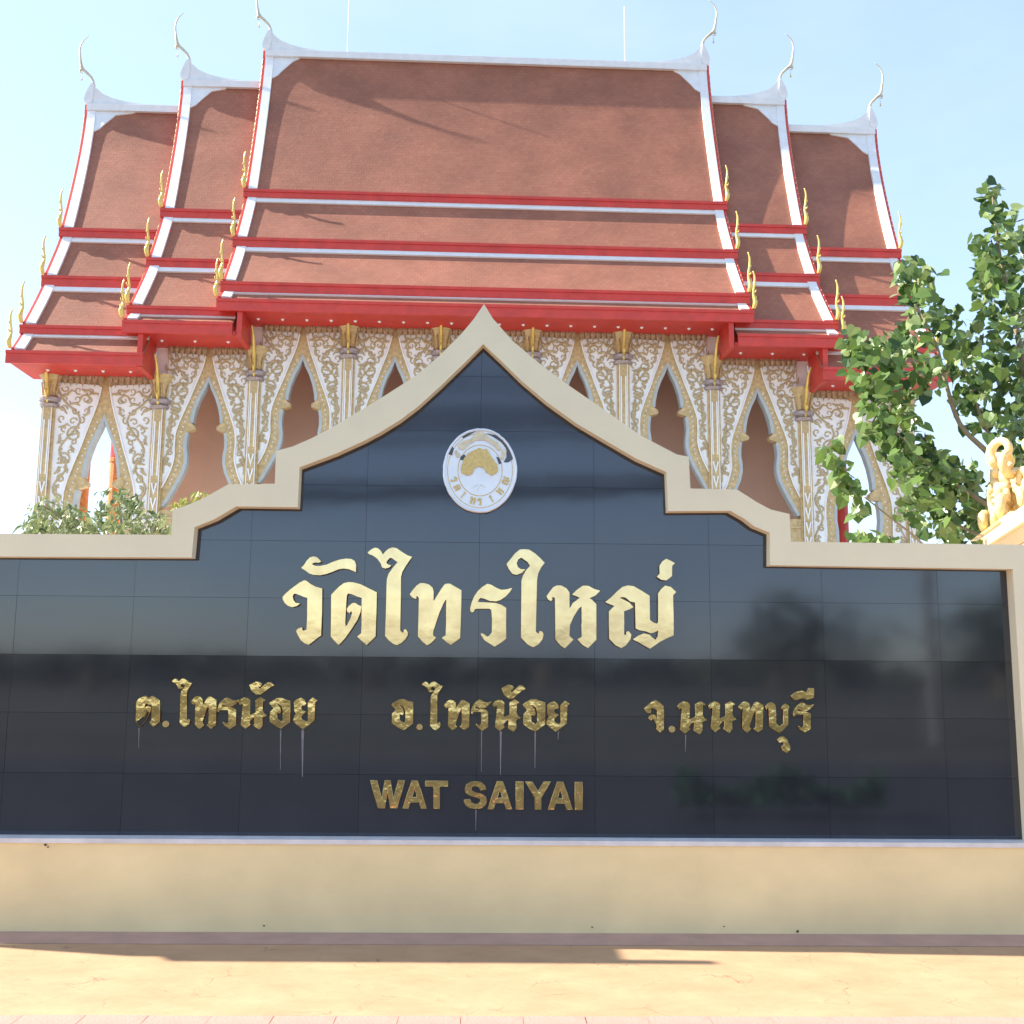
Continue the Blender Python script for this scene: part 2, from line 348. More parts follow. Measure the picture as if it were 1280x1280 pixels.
# granite slabs, each an object
def clip(poly, x0, x1, z0, z1):
    def cut(P, ins, inter):
        out = []
        for i in range(len(P)):
            a, b_ = P[i-1], P[i]
            if ins(b_):
                if not ins(a): out.append(inter(a, b_))
                out.append(b_)
            elif ins(a): out.append(inter(a, b_))
        return out
    def ix(x): return lambda a, b_: (x, a[1]+(b_[1]-a[1])*(x-a[0])/(b_[0]-a[0]))
    def iz(z): return lambda a, b_: (a[0]+(b_[0]-a[0])*(z-a[1])/(b_[1]-a[1]), z)
    P = cut(poly, lambda p: p[0] >= x0, ix(x0)); P = P and cut(P, lambda p: p[0] <= x1, ix(x1))
    P = P and cut(P, lambda p: p[1] >= z0, iz(z0)); P = P and cut(P, lambda p: p[1] <= z1, iz(z1))
    return P
rows_z = [zbot + .001] + [WALL.hit(60, y)[1] for y in (967.5, 891, 817.5, 743.5)]
rh = rows_z[4]-rows_z[3]
while rows_z[-1] < 4.3: rows_z.append(rows_z[-1]+rh)
ucol = [WALL.hit(x, 855)[0] for x in (5, 155, 302, 450, 597, 745, 893, 1037, 1185)]
du = (ucol[-1]-ucol[0])/8
cols_u = [ucol[0]-2*du, ucol[0]-du] + ucol + [ucol[-1]+du]
grown = [(uL-.02, zbot), (uL-.02, ziL+.02)] + [(a - (.02 if a < uc else -.02), z+.02) for a, z in fi] + [(uR+.02, zR+.015), (uR+.02, zbot)]
rnd = random.Random(3)
for j in range(len(rows_z)-1):
    for i in range(len(cols_u)-1):
        g = .0008
        P = clip(grown, cols_u[i]+g, cols_u[i+1]-g, rows_z[j]+g, rows_z[j+1]-g)
        if len(P) < 3: continue
        Q = [P[k] for k in range(len(P)) if (P[k][0]-P[k-1][0])**2+(P[k][1]-P[k-1][1])**2 > 1e-9]
        if len(Q) < 3 or abs(sum(Q[k][0]*Q[(k+1) % len(Q)][1]-Q[(k+1) % len(Q)][0]*Q[k][1] for k in range(len(Q)))) < .004: continue
        cx = sum(p[0] for p in Q)/len(Q); cz = sum(p[1] for p in Q)/len(Q)
        mb = MB(); mb.prism([(p[0]-cx, p[1]-cz) for p in Q], 0, .02)
        tilt = (-.0035 if j >= 3 else .0030) + rnd.gauss(0, .0007)
        mb.obj('granite_slab', granite_m, sign, loc=(cx, REC+rnd.uniform(-.0006, .0006), cz), rot=(tilt, 0, rnd.gauss(0, .0008)))

# ---------------- lettering: outlines of the cut brass letters
G = {}
def glyph(k, ox, oy, sc, *loops): G[k] = [[(ox+x/sc, oy+y/sc) for x, y in lp] for lp in loops]
A = (350, 680, 9.485); B = (450, 680, 9.143); C = (575, 680, 9.483); D = (675, 690, 7.111)
glyph('wo', *A, [(35,630),(70,590),(120,545),(180,500),(235,460),(290,432),(320,440),(365,475),(420,505),(503,530),(500,800),(490,1085),(440,1120),(390,1160),(345,1195),(300,1180),(250,1140),(215,1080),(195,1030),(215,1005),(260,990),(268,998),(265,1020),(285,1030),(318,1018),(325,900),(328,640),(290,630),(240,608),(190,590),(165,595),(152,625),(165,670),(190,700),(238,708),(205,735),(150,750),(100,735),(60,700),(38,660)])
glyph('hanakat', *A, [(256,285),(290,250),(320,200),(360,160),(400,150),(440,158),(470,185),(490,212),(460,225),(430,220),(400,225),(375,240),(420,262),(480,262),(560,245),(640,210),(720,185),(790,175),(850,180),(890,205),(905,250),(902,335),(870,320),(820,300),(760,292),(700,300),(640,325),(560,355),(480,372),(400,368),(350,350),(310,320)])
glyph('do', *A, [(610,605),(640,570),(700,510),(760,465),(820,452),(880,458),(960,480),(1050,525),(1150,575),(1145,800),(1135,1095),(1090,1140),(1030,1198),(985,1160),(918,1097),(965,1060),(970,960),(972,640),(920,625),(850,595),(810,588),(795,610),(785,740),(775,940),(778,985),(800,960),(840,880),(858,820),(850,800),(838,800),(830,822),(800,800),(796,770),(820,735),(860,702),(895,700),(930,725),(967,740),(955,810),(920,900),(850,1010),(780,1110),(700,1198),(650,1150),(605,1095),(608,900)])
glyph('ai', *B, [(90,100),(130,65),(170,45),(205,50),(240,80),(255,110),(268,120),(290,90),(330,55),(375,42),(420,50),(470,85),(540,130),(596,150),(560,200),(520,260),(485,320),(470,380),(468,600),(460,990),(480,1010),(500,1018),(505,980),(525,975),(545,1005),(548,1040),(520,1090),(470,1135),(425,1155),(380,1140),(330,1100),(288,1050),(298,800),(305,500),(310,400),(330,340),(380,270),(435,210),(410,195),(370,165),(345,158),(315,190),(300,215),(320,235),(358,248),(335,270),(290,282),(255,270),(240,225),(200,170),(150,135),(110,120)])
glyph('tho', *B, [(570,575),(610,520),(650,475),(690,448),(740,450),(790,465),(830,500),(842,540),(840,640),(850,650),(880,595),(930,515),(965,465),(990,455),(1030,455),(1080,485),(1160,530),(1155,800),(1145,1075),(1100,1110),(1040,1152),(990,1120),(938,1073),(980,1045),(985,900),(988,640),(978,640),(955,680),(910,780),(870,900),(838,1000),(835,1045),(867,1073),(820,1125),(770,1158),(720,1120),(663,1055),(668,900),(675,620),(660,598),(640,600),(645,628),(615,620),(588,600)])
glyph('ro', *C, [(125,800),(122,760),(140,690),(170,620),(215,555),(265,510),(325,473),(370,485),(430,520),(490,545),(550,540),(617,523),(590,570),(540,625),(480,665),(430,680),(350,675),(290,650),(245,638),(225,655),(208,690),(300,694),(420,702),(490,722),(547,760),(545,950),(547,1120),(500,1160),(410,1217),(350,1180),(290,1140),(250,1080),(248,1058),(285,1070),(320,1100),(345,1090),(378,1050),(380,900),(372,785),(350,768),(200,768),(175,775),(160,808),(140,812)])
glyph('aimuan', *C, [(552,240),(600,180),(650,115),(710,68),(760,64),(820,70),(890,115),(950,170),(1002,225),(960,280),(925,350),(912,430),(905,700),(898,1040),(920,1062),(935,1060),(942,1033),(975,1040),(990,1075),(975,1130),(930,1190),(865,1224),(800,1190),(723,1110),(725,800),(728,440),(745,380),(785,310),(832,262),(800,215),(725,162),(690,185),(670,230),(685,275),(720,300),(770,303),(730,345),(670,368),(620,355),(580,300)])
glyph('ho', *D, [(58,395),(85,355),(115,315),(150,298),(190,300),(235,325),(260,360),(260,500),(268,495),(290,455),(330,425),(358,410),(330,397),(286,380),(330,335),(380,300),(430,302),(480,330),(532,345),(490,388),(445,408),(432,412),(460,425),(499,465),(499,780),(425,854),(375,825),(333,778),(370,755),(370,480),(345,500),(300,570),(265,650),(260,745),(294,780),(250,825),(218,857),(180,830),(136,778),(135,600),(132,410),(115,400),(105,408),(108,425),(95,437),(72,425)])
glyph('ying', *D, [(580,447),(630,405),(680,355),(730,312),(780,298),(830,305),(900,345),(972,390),(975,605),(1000,625),(1035,640),(1048,625),(1048,370),(1075,330),(1110,300),(1160,312),(1207,357),(1180,385),(1185,600),(1185,740),(1130,765),(1060,800),(975,860),(920,830),(880,805),(826,778),(870,745),(920,725),(970,735),(1000,765),(1025,782),(1045,750),(1050,695),(1010,716),(980,722),(940,706),(880,695),(848,680),(843,450),(800,440),(760,407),(730,400),(700,408),(740,425),(790,450),(827,490),(790,512),(745,527),(745,735),(765,740),(765,712),(785,704),(810,735),(800,780),(760,830),(720,854),(670,830),(613,770),(611,530),(640,500),(665,480),(620,465)])
glyph('maiek', *D, [(1060,125),(1085,85),(1120,62),(1160,80),(1194,100),(1172,125),(1170,215),(1120,254),(1075,248),(1038,222),(1062,195)])
S1 = (165, 840, 10.667); S2 = (285, 840, 10.667); S3 = (480, 845, 10.667); S4 = (595, 845, 10.667); S5 = (800, 865, 10.667); S6 = (905, 855, 10.667)
glyph('to', *S1, [(62,400),(100,350),(190,316),(225,350),(275,318),(374,378),(372,660),(290,728),(240,672),(265,640),(270,440),(240,438),(205,415),(178,430),(165,480),(155,600),(165,595),(198,530),(182,512),(172,525),(160,505),(180,470),(215,452),(255,470),(240,540),(190,640),(115,728),(56,665),(60,500)])
glyph('no', *S2, [(143,400),(175,360),(220,338),(270,350),(298,380),(292,560),(300,575),(330,555),(360,545),(372,530),(368,380),(395,360),(440,338),(475,360),(497,378),(467,390),(462,510),(480,550),(514,580),(470,600),(457,612),(462,710),(425,762),(380,740),(343,710),(355,690),(358,605),(330,612),(300,645),(282,680),(300,700),(235,752),(173,700),(190,560),(200,440),(195,415),(182,425),(165,440),(150,422)])
glyph('maitho', *S2, [(288,175),(330,150),(375,128),(430,138),(452,162),(435,190),(408,200),(402,225),(440,218),(490,170),(530,140),(570,138),(612,178),(560,205),(500,252),(440,297),(380,297),(318,252),(303,210)])
glyph('o', *S3, [(103,380),(150,343),(210,312),(270,310),(330,335),(387,350),(385,632),(262,722),(180,680),(108,627),(110,500),(140,470),(165,448),(125,412)],
      [(185,376),(230,385),(272,420),(287,480),(287,600),(272,638),(210,590),(202,500),(218,508),(250,520),(262,490),(250,440)])
glyph('yo', *S2, [(883,400),(920,365),(975,343),(1020,373),(1042,420),(1025,447),(990,440),(975,470),(985,510),(1032,530),(995,570),(975,600),(985,630),(1045,662),(1070,645),(1067,420),(1070,400),(1130,338),(1187,380),(1162,400),(1152,645),(1060,722),(1000,762),(920,702),(873,652),(885,590),(915,560),(888,520)])
glyph('cho', *S5, [(58,220),(100,180),(150,135),(205,108),(250,133),(312,190),(317,300),(313,500),(265,537),(213,490),(227,450),(205,400),(172,345),(145,377),(113,350),(135,315),(170,298),(200,310),(225,355),(234,365),(226,235),(190,220),(150,203),(138,230),(150,262),(135,280),(88,270),(68,245)])
glyph('bo', *S6, [(548,300),(590,255),(630,243),(680,275),(692,400),(692,520),(735,568),(788,530),(788,330),(758,320),(810,263),(850,280),(867,300),(852,350),(852,540),(740,652),(670,612),(598,560),(600,480),(592,320),(575,310),(565,335)])
glyph('u', *S6, [(713,745),(740,708),(790,698),(832,730),(862,800),(882,850),(872,882),(830,917),(773,877),(768,830),(800,812),(790,778),(760,772),(738,785)])
glyph('ii', *S6, [(893,160),(950,108),(1040,88),(1088,112),(1110,100),(1120,58),(1192,58),(1197,100),(1192,182),(1100,207),(1060,190),(1020,190),(980,212),(930,207)])
Wg = [(0,0),(.19,0),(.33,.68),(.42,0),(.58,0),(.67,.68),(.81,0),(1,0),(.78,1),(.58,1),(.5,.35),(.42,1),(.22,1)]
Ag = ([(.38,0),(.62,0),(1,1),(.76,1),(.68,.78),(.32,.78),(.24,1),(0,1)], [(.5,.24),(.61,.6),(.39,.6)])
Tg = [(0,0),(1,0),(1,.2),(.64,.2),(.64,1),(.36,1),(.36,.2),(0,.2)]
Ig = [(0,0),(1,0),(1,1),(0,1)]
Yg = [(0,0),(.27,0),(.5,.36),(.73,0),(1,0),(.63,.58),(.63,1),(.37,1),(.37,.58)]
Sg = [(.97,.30),(.72,.33),(.66,.22),(.5,.17),(.36,.20),(.31,.28),(.36,.36),(.55,.41),(.80,.47),(.95,.56),(1.0,.72),(.95,.86),(.78,.97),(.5,1.0),(.22,.96),(.05,.84),(.0,.68),(.26,.65),(.33,.77),(.5,.83),(.66,.80),(.73,.72),(.68,.63),(.5,.58),(.22,.51),(.08,.42),(.04,.28),(.1,.13),(.27,.03),(.5,0),(.76,.04),(.92,.16)]
def place(loops, v, depth, m, **k):
    return filled('letter', [[WALL.hit(x, y, v) for x, y in lp] for lp in loops], depth, m, sign, v, **k)
def fit(loops, x0, x1, y0, y1):
    xs = [p[0] for lp in loops for p in lp]; ys = [p[1] for lp in loops for p in lp]; a, c, b_, d = min(xs), max(xs), min(ys), max(ys)
    return [[(x0+(x-a)/(c-a)*(x1-x0), y0+(y-b_)/(d-b_)*(y1-y0)) for x, y in lp] for lp in loops]
VL = REC - .020
for k in ('wo', 'hanakat', 'do', 'ai', 'tho', 'ro', 'aimuan', 'ho', 'ying', 'maiek'):
    o = place(G[k], VL, .024, letter_m, label='brass Thai letter of the top line, pale with reflected sky')
    o.rotation_euler = (0, 0, 0)
VS = REC - .012
def small(k, box=None): return place(fit(G[k], *box) if box else G[k], VS, .014, letter_s, bevel=.0022, label='small brass Thai letter of the middle line, dark reflection put into its colour')
def dot(x, y, r):
    lp = [(x+r*math.cos(a*math.pi/7), y+r*math.sin(a*math.pi/7)) for a in range(14)]
    return place([lp], VS, .014, letter_m, bevel=.004)
small('to'); dot(207.4, 905, 3.8); small('ai', (215.6, 239.8, 848.3, 908.5)); small('tho', (239, 270.7, 870.3, 910.9)); small('ro', (272, 299, 872, 911))
small('no'); small('maitho'); small('o', (337, 362.8, 872.3, 910.8)); small('yo')
small('o'); dot(524.5, 908.7, 3.6); small('ai', (527.8, 553, 852, 912.5)); small('tho', (555, 586.9, 875, 912.5)); small('ro', (589, 613.5, 874.5, 913.2))
small('no', (616, 650.3, 874.5, 914.4)); small('maitho', (627.3, 656.4, 855.8, 873)); small('o', (653.6, 681.3, 874, 914.4)); small('yo', (683.1, 711.3, 876, 914.4))
small('cho'); dot(839.8, 911.4, 3.8); small('no', (846.9, 883, 876.7, 917.5)); small('no', (885.3, 920, 876.7, 915.6)); small('tho', (922.8, 953.8, 877, 915.5))
small('bo'); small('u'); small('ro', (991, 1016.6, 878, 915.5)); small('ii')
def latin(lps, x0, x1, y0, y1): 
    lps = lps if isinstance(lps, tuple) else (lps,)
    place([[(x0+x*(x1-x0), y0+y*(y1-y0)) for x, y in lp] for lp in lps], VS, .014, letter_s, bevel=.0018, label='brass Latin capital of the bottom line')
for g_, a, b_ in ((Wg,463.2,506),(Ag,503.3,533.5),(Tg,531.8,559.7),(Sg,580,608.5),(Ag,609.6,640),(Ig,644.8,654.2),(Yg,657,688),(Ag,684.7,715.7),(Ig,718.6,728)):
    y0 = 975.5 + (a-463)*.008; latin(g_, a, b_, y0, y0+34.5)
# pale streaks of lime washed down from the letters
for x, y0, y1, w in ((378.5,912,971,1.6),(367-16,912,962,.8),(174,910,935,.7),(626,914,968,1.3),(669,915,960,1.0),(602,913,965,.7),(698,914,925,.8),(857,918,940,.7),(595,1012,1038,.7)):
    st = MB(); st.prism([WALL.hit(x-w, y0, REC), WALL.hit(x+w, y0, REC), WALL.hit(x+w*.3-.4, y1, REC), WALL.hit(x-w*.3-.4, y1, REC)], REC-.0035, REC-.002); st.obj('lime_streak', stain_m, sign)

# ---------------- the round emblem
eu, ez = WALL.hit(600, 588, REC-.03); ew, eh = 50.2/197.5, 58.5/197.5
def ell(a, b_, n=64, t0=0, t1=2*math.pi): return [(eu+a*math.cos(t0+(t1-t0)*i/n), ez+b_*math.sin(t0+(t1-t0)*i/n)) for i in range(n)]
em = MB(); em.prism(ell(ew, eh), REC-.030, REC-.001); disc = em.obj('emblem', steel, sign, label='oval silver plate with a gold tree in the middle')
def ring(a, w, r, m, name, v=REC-.032, k=72, j=8, jag=0):
    mb = MB(); vs_ = []; fs = []
    for i in range(k):
        t = 2*math.pi*i/k; s = 1 + (jag*rnd.uniform(-1, 1))
        for q in range(j):
            an = 2*math.pi*q/j; rr = r*math.cos(an)
            vs_.append((eu+(a*ew+rr)*math.cos(t)*s, v - r*.6*math.sin(an), ez+(a*eh+rr)*math.sin(t)*s))
    for i in range(k):
        for q in range(j): fs.append((i*j+q, i*j+(q+1) % j, ((i+1) % k)*j+(q+1) % j, ((i+1) % k)*j+q))
    mb.add(vs_, fs); return mb.obj(name, m, disc, smooth=True)
ring(.97, 0, .010, steel, 'rim', jag=.006)
ring(.88, 0, .0025, emb_gold, 'ring_line', v=REC-.0305); ring(.60, 0, .003, emb_gold, 'ring_line', v=REC-.0305)
EX = lambda x, y: (eu + (x-598)/195.0*(140/1195*195/195)*1.0, 0)
def ez_pt(x, y):          # points of the 1195 x 1280 close view
    return WALL.hit(530+x/8.536, 510+y/8.536, REC-.03)
crown = [(390,680),(400,620),(420,560),(450,510),(500,470),(560,440),(610,430),(660,445),(700,490),(740,540),(775,600),(790,660),(775,695),(720,715),(670,700),(650,660),(620,635),(595,625),(560,635),(530,660),(515,705),(460,715),(415,705)]
crown = [(x+rnd.uniform(-9, 9), y+rnd.uniform(-9, 9)) for x, y in [((a[0]+b_[0])/2, (a[1]+b_[1])/2) if q else a for a, b_ in zip(crown, crown[1:]+crown[:1]) for q in (0, 1)]]
cb = MB(); cb.prism([ez_pt(*p) for p in crown], REC-.041, REC-.031); cb.obj('gold_tree_crown', emb_gold, disc)
tk = MB(); tk.prism([ez_pt(*p) for p in [(585,640),(605,640),(612,780),(650,850),(600,815),(560,900),(575,815),(520,850),(580,775)]], REC-.037, REC-.031); tk.obj('tree_trunk_relief', steel, disc)
for pl in ([(405,310),(440,250),(560,205),(570,240),(480,290),(420,325)], [(670,270),(760,290),(850,340),(920,420),(955,540),(900,580),(850,580),(880,520),(880,440),(830,370),(740,310)],
           [(250,460),(285,400),(320,430),(300,505),(250,490)], [(390,520),(430,495),(450,520),(410,560),(385,550)], [(770,520),(800,530),(830,590),(800,600)]):
    q = MB(); q.prism([ez_pt(*p) for p in pl], REC-.034, REC-.031); q.obj('dark_inlay', steel_dk, disc)
for pl in ([(360,400),(420,350),(500,330),(545,260),(610,245),(665,290),(720,330),(790,370),(830,440),(790,460),(740,400),(650,345),(560,345),(480,390),(420,450),(370,440)],
           [(320,470),(345,445),(390,500),(370,535),(340,520)], [(825,460),(870,430),(880,480),(840,560),(815,540)]):
    q = MB(); q.prism([ez_pt(*p) for p in pl], REC-.038, REC-.031); q.obj('gilt_scroll', mat('pale_gilt', (.80, .66, .46), .4, metal=.5, var=.2, nscale=30), disc)
# small letters round the lower rim, read along the curve
ringtxt = [('wo', 197), ('do', 214), ('ai', 232), ('tho', 255), ('ro', 270), ('aimuan', 295), ('ho', 318), ('ying', 341)]
for k, ang in ringtxt:
    lp = G[k][0]; xs = [p[0] for p in lp]; ys = [p[1] for p in lp]; cx = (min(xs)+max(xs))/2; cy = (min(ys)+max(ys))/2; s = .052/(max(ys)-min(ys))
    t = R(ang); nx, nz = math.cos(t), math.sin(t)
    rot = t + math.pi/2
    pts = []
    for x, y in lp:
        a, b_ = (x-cx)*s, -(y-cy)*s
        pts.append((eu+.74*ew*nx + a*math.cos(rot)-b_*math.sin(rot), ez+.74*eh*nz + a*math.sin(rot)+b_*math.cos(rot)))
    q = MB(); q.prism(pts, REC-.035, REC-.031); q.obj('ring_letter', emb_gold, disc)

# ================================================================== TEMPLE
temple = thing('temple', 'tall temple hall with tiered red clay roofs, white carved arches and gold columns', 'temple', tuple(TEMPLE.O), TEMPLE.yaw)
H = TEMPLE.hit
VR = 3.2
def zz(x, y, v): return H(x, y, v)[1]
secs = {
 'main': dict(W=7.25, T=(7.34, 7.22, 7.26, 7.27, 7.30), ridge=zz(610, 78, VR), t=[(None, (.94, zz(610,246,.94))), ((.95, zz(610,255,.95)), (0, zz(610,306,0))), ((-.02, zz(610,317,-.02)), (-1.15, zz(610,360,-1.15))), ((-1.15, zz(610,373,-1.15)), (-1.5, zz(610,381,-1.5)))],
              red=[(.90, 246, 255), (-.04, 306, 317), (-1.19, 361, 373), (-1.52, 382, 396)], x=610),
 'mid': dict(W=9.6, T=(9.95, 9.60, 9.65, 9.78, 9.80), ridge=zz(290, 108, VR), t=[(None, (.75, zz(240,263,.75))), ((.75, zz(240,272,.75)), (-.12, zz(240,325,-.12))), ((-.15, zz(240,335,-.15)), (-1.15, zz(240,384,-1.15))), ((-1.15, zz(240,395,-1.15)), (-1.5, zz(240,402,-1.5)))],
              red=[(.71, 263, 273), (-.16, 325, 336), (-1.19, 385, 395), (-1.52, 403, 418)], x=240),
 'outer': dict(W=12.5, T=(12.99, 12.45, 12.54, 12.66, 12.72), ridge=zz(170, 138, VR), t=[(None, (.6, zz(110,287,.6))), ((.62, zz(110,297,.62)), (-.15, zz(110,347,-.15))), ((-.18, zz(110,359,-.18)), (-1.05, zz(110,408,-1.05))), ((-1.05, zz(110,420,-1.05)), (-1.5, zz(110,440,-1.5)))],
              red=[(.56, 287, 297), (-.19, 347, 360), (-1.09, 409, 419), (-1.52, 441, 456)], x=110),
}
def strip(u0, u1, prof, up_=.0, name='roof_tiles', m=tile_m, back=.05, warp=None):
    """a sheet with thickness laid along a profile of (v, z) points"""
    mb = MB(); n = len(prof); uv = []; s = 0
    nor = []
    for i in range(n):
        a, c = prof[max(i-1, 0)], prof[min(i+1, n-1)]; dv, dz = c[0]-a[0], c[1]-a[1]; l = math.hypot(dv, dz) or 1
        nn_ = (dz/l, -dv/l); nn_ = nn_ if nn_[1] > 0 or (nn_[1] == 0 and nn_[0] < 0) else (-nn_[0], -nn_[1])
        nor.append(nn_)
    vs_ = []; 
    for i, (v, z) in enumerate(prof):
        if i: s += math.hypot(v-prof[i-1][0], z-prof[i-1][1])
        for u in (u0, u1):
            vs_.append((u, v+nor[i][0]*up_, z+nor[i][1]*up_)); uv.append((u, s))
    for i, (v, z) in enumerate(prof):
        for u in (u0, u1):
            vs_.append((u, v+nor[i][0]*(up_-back), z+nor[i][1]*(up_-back))); uv.append((u, 0))
    fs = []
    o = 2*n
    for i in range(n-1):
        fs += [(2*i, 2*i+1, 2*i+3, 2*i+2), (o+2*i, o+2*i+2, o+2*i+3, o+2*i+1), (2*i, 2*i+2, o+2*i+2, o+2*i), (2*i+1, o+2*i+1, o+2*i+3, 2*i+3)]
    fs += [(0, o, o+1, 1), (2*n-2, 2*n-1, o+2*n-1, o+2*n-2)]
    if warp:
        vs_ = [(warp(x, z), y, z) for x, y, z in vs_]
    mb.add(vs_, fs); mb.uv = uv
    return mb.obj(name, m, temple)
def tier_prof(a, b_, p=1.25, n=8):
    return [(a[0]+(b_[0]-a[0])*(i/n)**p, a[1]+(b_[1]-a[1])*(i/n)) for i in range(n+1)]
def cutprof(prof, s0, s1):
    """part of a profile between two lengths from its top"""
    out = []; s = 0
    for i in range(len(prof)):
        if i:
            d = math.hypot(prof[i][0]-prof[i-1][0], prof[i][1]-prof[i-1][1])
            for q in (s0, s1):
                if s < q < s+d: t = (q-s)/d; out.append((q, (prof[i-1][0]+(prof[i][0]-prof[i-1][0])*t, prof[i-1][1]+(prof[i][1]-prof[i-1][1])*t)))
            s += d
        if s0 <= s <= s1: out.append((s, prof[i]))
    out.sort(key=lambda a: a[0]); return [p for _, p in out]
def hang_hong(scale=1.0):
    mb = MB()
    pts = spline([(0,0,-.05),(0,-.03,.05),(0,-.05,.18),(0,-.02,.33),(0,0,.5),(0,-.04,.75),(0,-.05,1.0),(0,-.01,1.2)], 4)
    ctr = [.09,.12,.13,.09,.06,.065,.05,.035]
    rad = []
    for i in range(len(pts)):
        t = i/(len(pts)-1)*7; k = min(int(t), 6); f = t-k; rad.append(ctr[k]*(1-f)+ctr[k+1]*f)
    mb.tube(pts, [r*.52 for r in rad], 8)
    for z in (.28, .5, .72):
        mb.tube([(0,-.02,z-.03),(0,-.08,z+.03),(0,-.08,z+.09)], [.028,.02,.006], 6)
    return mb.mesh('finial', gold_br, True)
HH = hang_hong()
def chofa(sg):
    """horn finial, sweeping outward to side sg"""
    k = 1/40.0
    q = MB(); S = [(-5,26),(-2,36),(5,44),(12,51),(15,66),(16,78),(13,88),(6,96)]; rr = [3,2.2,2.4,3.0,1.7,1.4,1.1,.4]
    P = spline([(sg*a*k, 0, b_*k) for a, b_ in S], 5); rad = []
    for i in range(len(P)):
        t = i/(len(P)-1)*7; j = min(int(t), 6); f = t-j; rad.append((rr[j]*(1-f)+rr[j+1]*f)*k*.78)
    q.tube(P, rad, 8)
    q.tube([(sg*10*k,0,50*k),(sg*14*k,0,47*k),(sg*13*k,0,44*k),(sg*10*k,0,43*k)], [2.2*k,1.8*k,.9*k,.5*k], 6)
    q.tube([(sg*11*k,0,41*k),(sg*11*k,0,35*k)], [.35*k,.35*k], 5); q.lathe([(.2*k,38*k),(.8*k,36*k),(1.4*k,33*k),(.2*k,32.9*k)], sg*11*k, 0, 8)
    return q
def breast(sg):
    k = 1/40.0
    q = MB(); q.prism([(sg*a*k, b_*k) for a, b_ in [(-5,30),(-1,24),(3,14),(5,6),(4,1),(0,-1),(-5,0),(-7,12)]], -.11, .11); return q
def flange(sg):
    k = 1/40.0
    q = MB(); q.prism([(sg*a*k, b_*k) for a, b_ in [(-4,30),(-9,22),(-18,14),(-30,8.5),(-48,4),(-75,.5),(-75,-7),(-1,-7),(-1,0),(-4,10)]], -.07, .07); return q
